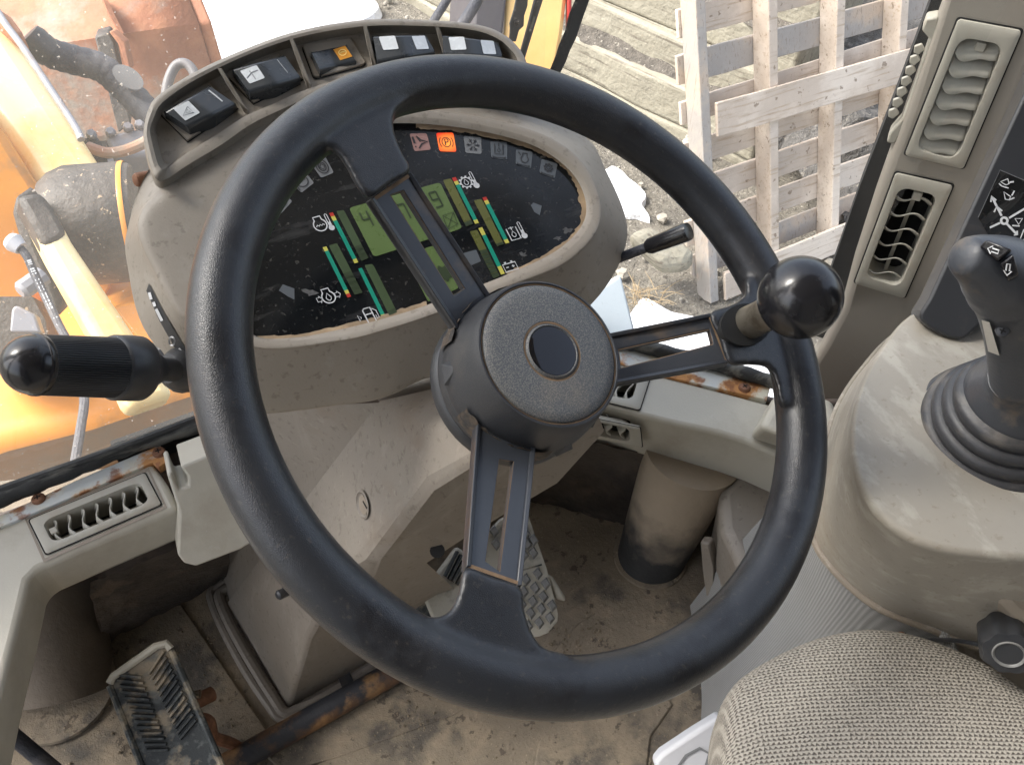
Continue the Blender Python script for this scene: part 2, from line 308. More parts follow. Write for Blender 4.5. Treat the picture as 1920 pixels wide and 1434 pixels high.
def glass(name, dust, tint):
    mt = bpy.data.materials.new(name); mt.use_nodes = True; n = mt.node_tree; n.nodes.clear(); L = n.links
    out = n.nodes.new('ShaderNodeOutputMaterial'); tr = n.nodes.new('ShaderNodeBsdfTransparent'); tr.inputs[0].default_value = (*tint, 1)
    gl = n.nodes.new('ShaderNodeBsdfGlossy'); gl.inputs['Roughness'].default_value = .01
    fr = n.nodes.new('ShaderNodeFresnel'); fr.inputs[0].default_value = 1.25
    mx = n.nodes.new('ShaderNodeMixShader'); L.new(fr.outputs[0], mx.inputs[0]); L.new(tr.outputs[0], mx.inputs[1]); L.new(gl.outputs[0], mx.inputs[2])
    tl = n.nodes.new('ShaderNodeBsdfTranslucent'); tl.inputs[0].default_value = (.85, .8, .7, 1)
    tc = n.nodes.new('ShaderNodeTexCoord'); nz = n.nodes.new('ShaderNodeTexNoise'); nz.inputs['Scale'].default_value = 5; nz.inputs['Detail'].default_value = 3; L.new(tc.outputs['Object'], nz.inputs[0])
    sp = n.nodes.new('ShaderNodeTexNoise'); sp.inputs['Scale'].default_value = 260; sp.inputs['Detail'].default_value = 1; L.new(tc.outputs['Object'], sp.inputs[0])
    r1 = n.nodes.new('ShaderNodeMapRange'); r1.inputs[1].default_value = .3; r1.inputs[2].default_value = .75; r1.inputs[3].default_value = dust * .4; r1.inputs[4].default_value = dust; L.new(nz.outputs[0], r1.inputs[0])
    r2 = n.nodes.new('ShaderNodeMapRange'); r2.inputs[1].default_value = .71; r2.inputs[2].default_value = .76; r2.inputs[3].default_value = 0; r2.inputs[4].default_value = dust * 2.5; L.new(sp.outputs[0], r2.inputs[0])
    ge = n.nodes.new('ShaderNodeNewGeometry'); sx = n.nodes.new('ShaderNodeSeparateXYZ'); L.new(ge.outputs['Position'], sx.inputs[0])      # the left half of the screen is the dirtier one
    gx = n.nodes.new('ShaderNodeMapRange'); gx.inputs[1].default_value = .02; gx.inputs[2].default_value = .30; gx.inputs[3].default_value = 1; gx.inputs[4].default_value = .28; L.new(sx.outputs[0], gx.inputs[0])
    a0 = n.nodes.new('ShaderNodeMath'); L.new(r1.outputs[0], a0.inputs[0]); L.new(r2.outputs[0], a0.inputs[1])
    ad = n.nodes.new('ShaderNodeMath'); ad.operation = 'MULTIPLY'; L.new(a0.outputs[0], ad.inputs[0]); L.new(gx.outputs[0], ad.inputs[1])
    m2 = n.nodes.new('ShaderNodeMixShader'); L.new(ad.outputs[0], m2.inputs[0]); L.new(mx.outputs[0], m2.inputs[1]); L.new(tl.outputs[0], m2.inputs[2])
    L.new(m2.outputs[0], out.inputs[0]); return mt
m_glass = glass('dusty_glass', .11, (.97, .98, .97))

# ================================================================== THE YARD OUTSIDE
GZ = -1.3
bm = bmesh.new(); bmesh.ops.create_grid(bm, x_segments=90, y_segments=90, size=30)
for v in bm.verts: v.co.z = GZ + .03 * math.sin(v.co.x * 1.7 + 2 * math.sin(v.co.y)) * math.sin(v.co.y * 1.3) - .03; v.co.y += 8
me = bpy.data.meshes.new('ground'); bm.to_mesh(me); bm.free(); me.materials.append(m_ground)
g = bpy.data.objects.new('ground', me); COL.objects.link(g); g['kind'] = 'structure'
far = M().box((0, 8, GZ - .35), (900, 0, 0), (0, 900, 0), (0, 0, .2)).build('terrain', m_ground, kind='structure')
def snow_patch(L, amp=.05, h=.03, sub=5):
    pts = cr([Z(x, y, GZ) for x, y in L], 2, True); n = len(pts); c = sum(pts, V()) / n
    rnd = random.Random(len(pts)); o = cr([p + (p - c).normalized() * rnd.uniform(-amp, amp) for p in pts], 4, True)
    rings = []
    for k, (s, z) in enumerate(((1, -.02), (.985, h * .5), (.94, h), (.6, h * 1.25), (.25, h * 1.1))):
        rings.append([V((c.x + (p.x - c.x) * s, c.y + (p.y - c.y) * s, GZ + z + .012 * math.sin(p.x * 9 + k) * math.sin(p.y * 7))) for p in o])
    return M().loft(rings, False, True).build('snow', m_snow, kind='structure')
snow_patch([(330, 130), (560, 85), (650, 70), (690, 20), (640, -20), (560, -90), (420, -200), (0, -240), (-200, -100), (200, 60)], .12, .06)
snow_patch([(1130, 325), (1165, 330), (1190, 352), (1212, 372), (1208, 392), (1216, 412), (1175, 405), (1140, 385), (1100, 350)], .03)
snow_patch([(1185, 570), (1230, 572), (1262, 590), (1320, 606), (1380, 640), (1450, 690), (1500, 760), (1300, 760), (1150, 690)], .03)
st = M(); rnd = random.Random(3)
for k in range(520):
    x = rnd.uniform(.9, 4.2); y = rnd.uniform(.6, 5.5); r_ = rnd.choice((.008, .012, .018, .03)); c = V((x, y, GZ + r_ * .3))
    ring = [[c + V((math.cos(a) * r_ * s * rnd.uniform(.7, 1.2), math.sin(a) * r_ * s * rnd.uniform(.7, 1.2), z * r_)) for a in (0, 1.05, 2.1, 3.14, 4.2, 5.2)] for s, z in ((.7, -.6), (1, 0), (.6, .6))]
    st.loft(ring, True, True)
st.build('gravel', m_stone, kind='stuff', smooth=0)

# stacked timbers of the retaining wall: each one its own thing, stepped back with soil on the ledges
wdir = V((math.cos(R(-73.5)), math.sin(R(-73.5)), 0)); wn = V((-wdir.y, wdir.x, 0))       # wn points away from the machine
if wn.x < 0: wn = -wn
w0 = Z(1240, 235, GZ)
names = ['lowest timber of the stepped retaining wall, half sunk in the gravel', 'broad pale timber of the wall, second course up from the gravel', 'third wall timber up, below the widest soil ledge', 'fourth wall timber up, with a long crack along its face',
         'fifth wall timber up, level with the top of the pallet', 'topmost wall timber, at the upper edge of the view']
setb = [0, .012, .13, .17, .29, .34]; hts = [.10, .20, .165, .17, .18, .2]; z = GZ - .07
for k in range(6):
    h = hts[k]; base = w0 + wn * setb[k]; rb = random.Random(20 + k)
    t = M(); rings = []
    for j in range(19):
        s = -.55 + j * (6.6 / 18); wob = V((rb.uniform(-.02, .02), 0, rb.uniform(-.012, .012)))
        q = base + wdir * (-s) + wob
        rings.append([V((q.x, q.y, z)), V((q.x, q.y, z + h)), V((q.x, q.y, z + h)) + wn * .42, V((q.x, q.y, z)) + wn * .42])
    t.loft(rings, True, True)
    o = t.build('wall_timber', m_beam, smooth=0, bevel=.02, seg=3, center=True); tag(o, names[k], 'timber', 'timbers of the retaining wall')
    if k in (1, 3):
        L = M(); a = []; b = []; c = []
        for j in range(60):
            s = -.5 + j * (6.4 / 59); q = base + wdir * (-s); wdt = (setb[min(k + 1, 5)] - setb[k]); zz = z + h
            a.append(V((q.x, q.y, zz - .004)) + wn * rb.uniform(.0, .05)); b.append(V((q.x, q.y, zz + rb.uniform(.006, .028))) + wn * (wdt * .55)); c.append(V((q.x, q.y, zz + rb.uniform(.02, .05))) + wn * (wdt + .03))
        L.loft([a, b, c], closed=False).build('dirt', m_soil, kind='stuff')
    z += h

# the pallet, standing on edge and leaning back
pt = R(20); pp0 = Z(1345, 565, GZ); PU = V((0, math.sin(pt), math.cos(pt))); PX = V((1, 0, 0)); PN = V((0, -math.cos(pt), math.sin(pt)))
pal = thing('pallet', 'bleached wooden pallet standing on edge by the timber wall', 'pallet', pp0)
rb = random.Random(5)
for k, x in enumerate((-.012, .305, .63, .96, 1.27)):
    M().box(pp0 + PX * x + PU * .68 - PN * .045, PX * .042, PN * .09, PU * 1.36).build('stringer', m_wood if k else m_woodg, pal, 0, bevel=.004)
def pboard(x0, x1, v, h, d, mt, tilt=0):
    q = []; nseg = 7
    for dn in (0, .016):
        top = []; bot = []
        for j in range(nseg + 1):
            x = x0 + (x1 - x0) * j / nseg
            top.append(pp0 + PX * x + PU * (v + h / 2 + tilt * (x - x0) + rb.uniform(-.003, .003)) + PN * (d + dn)); bot.append(pp0 + PX * x + PU * (v - h / 2 + tilt * (x - x0) + rb.uniform(-.003, .003)) + PN * (d + dn))
        q.append(bot + top[::-1])
    M().hull2(q[0], q[1]).build('board', mt, pal, 0, bevel=.003)
for v, h in ((1.235, .1), (1.08, .10), (.92, .105), (.76, .085), (.60, .10), (.445, .105), (.29, .105), (.14, .1)):
    pboard(-.055 + rb.uniform(-.012, .012), 1.36, v + rb.uniform(-.006, .006), h, -.108, rb.choice((m_wood, m_wood, m_wood, m_woodg)), rb.uniform(-.01, .01))
pboard(.025, 1.38, .735, .125, .002, m_wood, -.02); pboard(.03, 1.38, .06, .12, .002, m_wood, .02); pboard(.03, 1.38, 1.32, .11, .002, m_wood, 0)
# rubble behind the pallet
hp = M(); rows = []
for j in range(26):
    row = []
    for i in range(26):
        x = 2.72 + i * .12; y = 1.75 + j * .09; row.append(V((x, y, GZ - .02 + .55 * max(0, min(1, (j - 1) / 16)) * (1 - .25 * math.cos(i)) + rb.uniform(-.04, .07))))
    rows.append(row)
hp.loft(rows, closed=False).build('rubble', m_scrap, kind='stuff', smooth=0)

# ------------------------------------------------------------------ the loader's front end
bk = thing('loader_bucket', 'rust brown loader bucket seen from behind, beyond the black hose', 'bucket', P(300, 120, 3.3))
n_b = V((-.1, -.75, .66)); lx = V((.97, .1, -.05))
q0 = P(225, 66, 3.3); q1 = P(372, 44, 3.3); e = (q1 - q0).normalized()
def bucket_sec(s):
    c = q0 + e * s
    return [c + V((0, .75, .42)), c + V((0, .4, .27)), c, c + V((0, -.06, -.36)), c + V((0, .12, -.72)), c + V((0, .95, -.8))]
M().loft([bucket_sec(-1.9), bucket_sec(-.02), bucket_sec((q1 - q0).length)], closed=False).build('bucket_shell', m_rustb, bk, 30, solid=.03)
s1 = bucket_sec((q1 - q0).length)
M().prism(s1, e * .05).build('end_plate', m_rustb, bk, 30, bevel=.01)
pl = Plane(P(230, 60, 3.22), (0, -.8, .6))
for L in ([(196, -10), (207, 10), (212, 22), (232, 62), (228, 66), (205, 28), (190, -8)],):
    M().prism(pl.pts(L), V((0, .1, -.05))).build('rib_plate', m_rustb, bk, 30)
pl = Plane(P(205, 130, 3.0), (-.2, -.8, .5))
br = thing('bucket_bracket', 'dark upright steel bracket standing in front of the rusty bucket', 'bracket', pl.at(210, 150))
M().prism(pl.pts([(177, 69), (204, 62), (214, 80), (246, 232), (222, 250)]), V((.02, .1, -.02))).build('upright_plate', m_drum, br, 30, bevel=.006)
M().prism(pl.pts([(204, 60), (210, 59), (234, 80), (245, 130), (236, 128), (222, 84)], .01), V((.02, .06, -.02))).build('edge_flange', m_rustb, br, 30, bevel=.004)
# hoses
def hose(name, L, r_px, label, mt, dep, sub=8):
    pts = cr([P(x, y, d) for (x, y), d in zip(L, dep)], sub)
    rr = sum(dep) / len(dep) * r_px / FPX
    return pts, rr
t = thing('hydraulic_hose', 'thick black hydraulic hose curving across the rusty bucket', 'hose', P(150, 120, 2.4))
pts, rr = hose('h', [(66, 78), (90, 98), (135, 112), (190, 128), (230, 162), (262, 195), (300, 240), (330, 300)], 27, '', m_hose, [2.3, 2.32, 2.36, 2.4, 2.42, 2.42, 2.4, 2.35])
M().tube(pts, [rr * (1 if i > 8 else .9) * (1 + .03 * math.sin(i * 2)) for i in range(len(pts))], 18).build('hose', m_hose, t)
M().tube([P(52, 66, 2.28), P(62, 75, 2.29), P(84, 94, 2.31), P(94, 101, 2.32)], [rr * .9, rr * 1.02, rr * 1.02, rr * .98], 18).build('end_sleeve', m_black, t)
M().add(*(lambda c, X, Y: ([c + X * math.cos(a) + Y * math.sin(a) for a in [k * .3142 for k in range(20)]], [tuple(range(20))]))(P(240, 145, 2.355), P(268, 163, 2.355) - P(240, 145, 2.355), (P(232, 158, 2.355) - P(240, 145, 2.355)) * 1.2)).build('worn_patch', mat('worn_hose_grey', (.06, .062, .07), .5), t)
t = thing('looped_hose', 'small grey looped hose behind the left end of the dashboard', 'hose', P(335, 140, 2.6))
M().tube(cr([P(x, y, 2.6) for x, y in [(310, 190), (315, 155), (328, 126), (345, 119), (360, 130), (372, 160), (380, 200)]], 6), .015, 12).build('hose', mat('grey_hose', (.13, .125, .13), .5), t)
# bolted manifold
t = thing('bolted_manifold', 'dusty bolted steel block below the black hose', 'manifold', P(200, 260, 2.3))
pm = Plane(P(210, 260, 2.25), (0, -.6, .8)); pmf = Plane(P(210, 260, 2.25), (0, -.95, .3))
M().prism(pm.pts([(150, 258), (183, 252), (192, 275), (165, 285)]), V((0, .05, -.2))).build('block', m_drum, t, 30, bevel=.01)
M().prism(pm.pts([(196, 255), (240, 243), (290, 235), (300, 290), (212, 292)]), V((0, .05, -.2))).build('block', m_steel, t, 30, bevel=.01)
for x, y in ((172, 254), (208, 250), (241, 241), (262, 236)):
    M().lathe(pm.at(x, y), pm.n, [(.013, -.01), (.013, .012), (.009, .018)], 6).build('bolt', m_steel, t, 30)
M().tube(cr([P(x, y, 2.15) for x, y in [(165, 276), (195, 286), (225, 285), (262, 272), (300, 250)]], 5), .014, 10).build('pipe', m_rustb, t)
# dark plate filling the hollow of the linkage under the manifold
t = thing('linkage_body', 'dark oily steel body between arm and dashboard', 'linkage', P(230, 330, 2.3))
M().prism(Plane(P(230, 330, 2.45), (0, -.5, .85)).pts([(150, 265), (330, 262), (360, 640), (120, 660)]), V((0, .1, -.3))).build('body_plate', m_drum, t, 30)
M().prism(Plane(P(230, 340, 2.1), (0, -.6, .8)).pts([(203, 325), (240, 317), (262, 330), (275, 420), (250, 470), (215, 400)]), V((0, .1, -.12))).build('ear_plate', mat('dusty_steel', (.33, .3, .26), .7, layers=[((.12, .1, .08), 9, .5, .7, .6)]), t, 30, bevel=.015)
M().prism(Plane(P(195, 310, 2.2), (0, -.6, .8)).pts([(201, 299), (212, 297), (219, 318), (208, 322)]), V((0, .03, -.06))).build('link_lug', m_steel, t, 30)

# lift arm: a thick bright painted beam with a silvery pipe along it
ap = Plane(P(100, 180, 2.0), V((.25, -.35, .9)))
t = thing('lift_arm', 'thick sunlit yellow lift arm reaching up beside the rusty bucket', 'loader arm', ap.at(70, 200))
A = ap.pts([(-260, -120), (-60, -120), (20, 42), (80, 130), (146, 232), (212, 335), (195, 400), (100, 405), (68, 345), (-4, 232), (-160, 40)])
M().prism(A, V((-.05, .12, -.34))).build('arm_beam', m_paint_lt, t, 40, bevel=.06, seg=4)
M().tube(cr([ap.at(x, y, .03) for x, y in [(-30, -20), (8, 42), (40, 85), (90, 160), (140, 236), (152, 262)]], 5), .0082, 12).build('steel_pipe', m_steel, t)
M().prism(ap.pts([(-20, 5), (20, 30), (42, 60), (28, 66), (-10, 40)], .02), V((0, 0, -.05))).build('rust_patch', m_rustb, t, 30, bevel=.006)
# pivot drum
t = thing('pivot_drum', 'greasy dark pivot drum at the foot of the lift arm', 'pivot', P(150, 420, 1.72))
ax = (V((.95, -.2, -.1))).normalized()
c = P(140, 425, 1.78)
M().lathe(c - ax * .05, ax, [(.05, 0), (.095, .0), (.112, .02), (.124, .05), (.124, .16), (.118, .175), (.09, .18)], 44).build('drum_body', m_drum, t, 40)
M().lathe(c - ax * .05, ax, [(.1245, .155), (.126, .160), (.1245, .165)], 44, False, False).build('drum_rim', m_paint, t, 40)
M().prism(Plane(P(60, 440, 1.6), (-.5, -.7, .5)).pts([(28, 366), (45, 388), (72, 470), (112, 566), (110, 600), (92, 580), (40, 470), (20, 400)]), V((.03, .06, -.02))).build('side_flange', m_drum, t, 40, bevel=.01)
# link bar
lp = Plane(P(160, 480, 1.55), V((.3, -.5, .8)))
t = thing('link_bar', 'long bright yellow link bar slanting down from the pivot drum', 'link bar', lp.at(160, 500))
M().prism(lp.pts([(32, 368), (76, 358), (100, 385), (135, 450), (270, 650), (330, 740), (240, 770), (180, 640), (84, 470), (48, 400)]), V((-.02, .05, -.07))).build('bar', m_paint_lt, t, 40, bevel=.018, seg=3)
M().prism(lp.pts([(30, 366), (76, 357), (102, 388), (128, 438), (112, 452), (84, 462), (50, 402)], .004), V((-.02, .04, -.05))).build('grease_collar', m_drum, t, 40, bevel=.012)
# front frame of the loader under the windscreen
fp = Z(180, 780, -.25); t = thing('front_frame', 'broad orange front frame of the loader under the windscreen', 'loader frame', fp)
top = Plane(P(150, 760, 1.72), (0, -.05, 1))
E_ = [top.at(x, y) for x, y in [(-420, 960), (0, 812), (160, 772), (310, 722), (520, 655)]]
M().loft([[p + V((0, .42, .03)) for p in E_], [p + V((0, .03, .004)) for p in E_], E_, [p + V((0, -.02, -.02)) for p in E_], [p + V((0, -.024, -.03)) for p in E_]], closed=False).build('deck_plate', m_paint, t, 40)
M().loft([[p + V((0, -.022, -.03)) for p in E_], [p + V((0, -.03, -.75)) for p in E_]], closed=False).build('front_plate', mat('shaded_dirty_paint', (.34, .17, .07), .6, layers=[((.24, .17, .11), 4, .45, .7, .8), ((.3, .24, .17), 20, .6, .75, .5)]), t, 40)  # brown mixes real dirt with the shade of this front face
M().prism(Plane(P(60, 520, 1.86), (.2, -.8, .6)).pts([(-300, 20), (-160, 60), (10, 250), (80, 360), (90, 430), (80, 560), (100, 690), (-300, 700)]), V((-.05, .3, -.1))).build('side_plate', m_paint, t, 30, bevel=.02)
M().prism(Plane(P(40, 600, 1.6), (0, -.7, .7)).pts([(-60, 556), (60, 556), (85, 600), (100, 700), (-60, 700)]), V((0, .1, -.1))).build('dark_recess', m_drum, t, 30)
M().prism(Plane(P(45, 600, 1.5), (0, -.7, .7)).pts([(22, 578), (30, 572), (66, 590), (78, 625), (18, 622)]), V((0, .03, -.03))).build('gusset', m_steel, t, 30, bevel=.004)
M().prism(Plane(P(200, 560, 1.9), (0, -.7, .7)).pts([(175, 505), (204, 500), (206, 540), (190, 560)]), V((0, .05, -.05))).build('lug_plate', m_paint, t, 30, bevel=.004)
M().prism(Plane(P(250, 575, 1.75), (0, -.5, .85)).pts([(205, 575), (262, 560), (330, 640), (330, 700), (270, 660)]), V((0, .1, -.1))).build('deck_wedge', m_paint, t, 30, bevel=.01)
# printed cable
t = thing('printed_cable', 'black cable with white printing hanging beside the link bar', 'cable', P(80, 560, 1.4))
cp = cr([P(x, y, d) for x, y, d in [(28, 455, 1.36), (50, 480, 1.36), (64, 512, 1.36), (88, 562, 1.35), (112, 612, 1.34), (132, 650, 1.32), (150, 700, 1.26), (158, 750, 1.2), (150, 810, 1.16), (140, 870, 1.12)]], 8)
M().tube(cp, .0065, 10).build('cable', m_hose, t)
M().tube([P(18, 450, 1.36), P(26, 455, 1.36), P(40, 466, 1.36)], [.013, .016, .011], 12).build('cable_plug', m_tagw, t)
rb = random.Random(8); mk = M()
for i in range(10, 60):
    if rb.random() < .55 and i + 1 < len(cp):
        q = cp[i] - ray(0, 0).normalized() * 0; d = (CAM - cp[i]).normalized()
        mk.ribbon([cp[i] + d * .0069, lerp(cp[i], cp[i + 1], rb.uniform(.3, .8)) + d * .0069], .006, d)
mk.build('print_marks', m_white, t, kind='stuff')
M().lathe(P(62, 530, 1.39), V((-.8, -.5, 0)), [(.016, -.02), (.016, .02), (.01, .026)], 10).build('cable_clip', m_steel, t)

# parked orange machine beyond the right side of the windscreen
t = thing('orange_machine', 'pale orange steel body beyond the switches at the top', 'machine', P(1010, 40, 2.3))
pl = Plane(P(1000, 60, 2.3), (-.2, -.85, .5))
M().prism(pl.pts([(955, -120), (1090, -120), (1064, -10), (1056, 60), (1035, 180), (930, 160), (946, 60)]), V((.15, .4, -.1))).build('body_panel', mat('pale_orange_paint', (.8, .52, .2), .45, layers=[((.8, .35, .08), 2, .5, .7, .5)]), t, 30, bevel=.012)
M().prism(pl.pts([(896, -60), (958, -60), (944, 62), (932, 120), (885, 110), (888, 45)], .012), V((.02, .2, -.05))).build('dark_box', mat('dark_grey_plastic', (.06, .055, .06), .6), t, 30, bevel=.008)
M().prism(pl.pts([(1064, -30), (1072, -30), (1072, 25), (1064, 36)], .01), V((.02, .04, -.05))).build('tail_lamp', m_red, t, 30, bevel=.004)
def rod(name, L, d, rpx, label, cat, mt):
    o = M().tube(cr([P(x, y, d) for x, y in L], 5), [d * r_ / FPX for r_ in rpx for _ in range(5)][:5 * (len(L) - 1)] + [d * rpx[-1] / FPX], 12).build(name, mt, center=True)
    return tag(o, label, cat)
rod('thin_strut', [(850, -30), (838, 0), (812, 42), (800, 70)], 1.6, [8, 8, 8, 8], 'thin dark strut rising behind the middle of the switch tray', 'strut', m_hose)
rod('thick_strut', [(905, -40), (895, 0), (868, 45), (850, 80)], 1.5, [11, 11, 11, 11], 'thicker dark strut just left of the orange machine body', 'strut', m_hose)
# wiper on the windscreen
t = thing('wiper', 'black windscreen wiper standing upright in front of the orange machine', 'wiper', P(990, 40, 1.02))
wp = Plane(P(990, 40, 1.02), (0, -1, .05))
M().prism(wp.pts([(972, -20), (992, -20), (990, 12), (984, 30), (983, 50), (974, 58), (968, 80), (955, 78), (957, 55), (956, 46), (964, 20)]), V((0, .003, 0))).build('wiper_arm', m_black, t, 30, bevel=.003)
M().lathe(wp.at(967, 42), wp.n, [(.003, 0), (.003, .003)], 12).build('pivot_bolt', m_gloss, t)
M().prism(wp.pts([(1008, -20), (1026, -20), (1010, 30), (984, 115), (972, 115), (990, 50)], .004), V((0, .004, 0))).build('wiper_blade', m_black, t, 30, bevel=.003)
M().ribbon(wp.pts([(1014, -20), (1000, 40), (978, 115)], .006), .003, wp.n).build('rubber_lip', m_seal, t)
# grey-blue panel outside the corner window
o = M().prism(Plane(P(1150, 570, 1.25), (.2, -.5, .85)).pts([(1090, 560), (1165, 512), (1198, 640), (1120, 680)]), V((0, .08, -.1))).build('outer_step_panel', m_greyp, smooth=30, bevel=.006, center=True)
tag(o, 'pale blue grey metal panel just outside the corner window, behind the hub', 'panel')
o = M().hull2([P(x, y, 3.35) for x, y in [(1175, 440), (1215, 420), (1305, 470), (1290, 495), (1240, 500)]], [P(x, y + 12, 3.5) for x, y in [(1175, 445), (1215, 425), (1305, 475), (1290, 500), (1240, 505)]]).build('stone_block', m_beam, smooth=0, bevel=.04, center=True)
tag(o, 'broken pale block on the gravel behind the short black lever', 'stone')
gr = M(); rb = random.Random(4)
for k in range(46):
    b0 = Z(1215 + rb.uniform(-28, 30), 560 + rb.uniform(-14, 12), GZ + .01); a = rb.uniform(0, 6.28)
    d = V((math.cos(a), math.sin(a), rb.uniform(.2, .8))) * rb.uniform(.04, .12)
    gr.tube([b0, b0 + d * .5, b0 + d - V((0, 0, .02))], [.0022, .0018, .0008], 4)
gr.build('dry_grass', mat('straw', (.33, .25, .15), .8), kind='stuff', smooth=0)

# ================================================================== THE CAB
fl = M().prism([Z(x, y, 0) for x, y in [(-900, 2600), (2600, 2600), (1750, 820), (1100, 770), (-900, 1010)]], V((0, 0, -.06))).build('floor', m_floor, kind='structure')
# cab shell: roof, rear wall, posts - unseen rest of the cab, roof and rear wall shaped for the light
cs = thing('cab_shell', 'beige cab shell with roof and dark lower front wall around the driver', 'cab', (0.2, 0, 0))
m_roof = mat('roof_lining', (.40, .385, .36), .8)
M().prism([V((-.75, -.95, 1.66)), V((.95, -.95, 1.66)), V((.95, .18, 1.66)), V((.6, .42, 1.66)), V((-.4, .42, 1.66)), V((-.75, .25, 1.66))], V((0, 0, .1))).build('roof', m_roof, cs, 30)
M().box((.1, -.97, .80), (1.7, 0, 0), (0, .05, 0), (0, 0, 1.68)).build('rear_wall', m_roof, cs, 30)
for x, y in ((-.72, .45), (-.72, -.9), (.93, -.9)):
    M().box((x, y, .8), (.07, 0, 0), (0, .07, 0), (0, 0, 1.66)).build('post', m_black, cs, 30)
M().box((-.78, -.55, .8), (.04, 0, 0), (0, .8, 0), (0, 0, 1.66)).build('rear_fill_blocker', m_roof, cs, 30)  # unseen solid panels on both sides, added to cut fill light from behind
M().box((.98, -.65, .8), (.04, 0, 0), (0, .6, 0), (0, 0, 1.66)).build('rear_fill_blocker', m_roof, cs, 30)
# lower front wall under the ledges
fw = [V((-.75, .752, 0)), V((.30, .752, 0)), Z(1040, 652, .27), Z(1150, 672, .27), Z(1455, 752, .27), V((.95, .30, 0))]
for p in fw: p.z = 0
M().loft([[p + V((0, 0, -.05)) for p in fw], [p + V((0, 0, .10)) for p in fw], [p + V((0, .0, .27)) for p in fw]], closed=False).build('front_wall', m_fire, cs, 30, solid=.01)
M().box((.98, -.25, .3), (.04, 0, 0), (0, 1.3, 0), (0, 0, .75)).build('side_wall', m_wallp, cs, 30)

def toe(L, T, nm):
    a = [Z(x, y, .002) for x, y in L]; b = [Z(x, y, zz) for x, y, zz in T]; rbn = random.Random(len(nm)); rows = []
    for k in range(9):
        rows.append([lerp(p, q, k / 8) + V((rbn.uniform(-.002, .002), rbn.uniform(-.003, .003), 0)) for p, q in zip(cr(a, 6), cr(b, 6))])
    M().loft(rows, closed=False).build(nm, m_toe, cs, 40)
m_toe = mat('toe_board_shaded_grime', (.062, .05, .04), .85, var=.3, vs=7, layers=[((.025, .02, .018), 9, .48, .7, .8), ((.12, .09, .065), 22, .58, .75, .6)], bump=[('noise', 50, .004)])  # darkened so the colour holds the footwell's shade as well as grime
toe([(900, 905), (988, 938), (1070, 958), (1158, 984), (1240, 1000)], [(960, 800, .24), (1040, 812, .235), (1120, 830, .23), (1220, 850, .22), (1300, 862, .22)], 'toe_board')
toe([(192, 1209), (250, 1178), (359, 1121), (430, 1086)], [(166, 1096, .245), (240, 1064, .245), (345, 1020, .245), (430, 985, .245)], 'left_kick_panel')
# floor mat in pieces, with seams between
mats = thing('rubber_mat', 'dusty worn rubber mat covering the cab floor below the wheel', 'floor mat', Z(1000, 1380, 0))
def slab(L, zz, nm, par, mt=m_floor, t=.006):
    return M().prism([Z(x, y, zz) for x, y in L], V((0, 0, -t))).build(nm, mt, par, 30, bevel=.002)
slab([(530, 1446), (702, 1402), (853, 1348), (1024, 1244), (1090, 1173), (1172, 1122), (1175, 900), (1020, 930), (700, 1200), (480, 1400)], .006, 'mat_sheet', mats)
slab([(700, 1393), (848.5, 1339), (1018.5, 1237), (1084.5, 1167), (1165.5, 1117), (1300, 1135), (1330, 1240), (1312, 1400), (1330, 1700), (560, 1700), (540, 1450)], .0078, 'mat_sheet', mats)
slab([(1000, 1440), (1010, 1390), (1040, 1350), (1240, 1290), (1262, 1320), (1220, 1380), (1180, 1700), (1000, 1700)], .011, 'mat_patch', mats)
slab([(130, 1160), (340, 1132), (508, 1378), (420, 1440), (380, 1700), (100, 1700), (60, 1330)], .004, 'mat_sheet', mats)
slab([(350, 1128), (400, 1110), (560, 1340), (512, 1378)], -.001, 'groove_strip', mats, m_void, .003)
M().lathe(Z(1215, 1082, .0065), (0, 0, 1), [(.052, 0), (.096, 0), (.098, .0035), (.052, .004)], 40).build('mat_ring', m_floor, mats)

gt_ = M(); rg = random.Random(31)
def grit_at(x, y, r_, zz=.0085):
    c = Z(x, y, zz) + V((0, 0, r_ * .3)); k0 = rg.uniform(0, 6.28)
    gt_.loft([[c + V((math.cos(a + k0) * r_ * q * rg.uniform(.6, 1.3), math.sin(a + k0) * r_ * q * rg.uniform(.6, 1.3), h * r_)) for a in (0, 1.26, 2.5, 3.8, 5.0)] for q, h in ((.8, -.6), (1, 0), (.5, .6))], True, True)
for k in range(420):
    grit_at(rg.uniform(700, 1330), rg.uniform(930, 1434), rg.choice((.0006, .0008, .0008, .0011, .0015, .002)))
for k in range(160):
    grit_at(rg.uniform(130, 520), rg.uniform(1180, 1434), rg.choice((.0008, .0011, .0015, .0022)), .006)
for k in range(110):                                     # loose soil gathered along the seam, the ring and the pedal
    t = rg.random(); grit_at(lerp(1040, 1180, t) + rg.gauss(0, 16), lerp(1225, 1130, t) + rg.gauss(0, 10), rg.choice((.0007, .001, .0014, .002)))
gt_.build('grit', mat('floor_grit', (.2, .16, .11), .95, var=.4, vs=60), kind='stuff', smooth=0)
# ------------------------------------------------------------------ ledges under the windows
LZ = .30
led = thing('left_ledge', 'pale grey beige ledge under the left windscreen with one slatted vent', 'ledge', Z(180, 970, LZ))
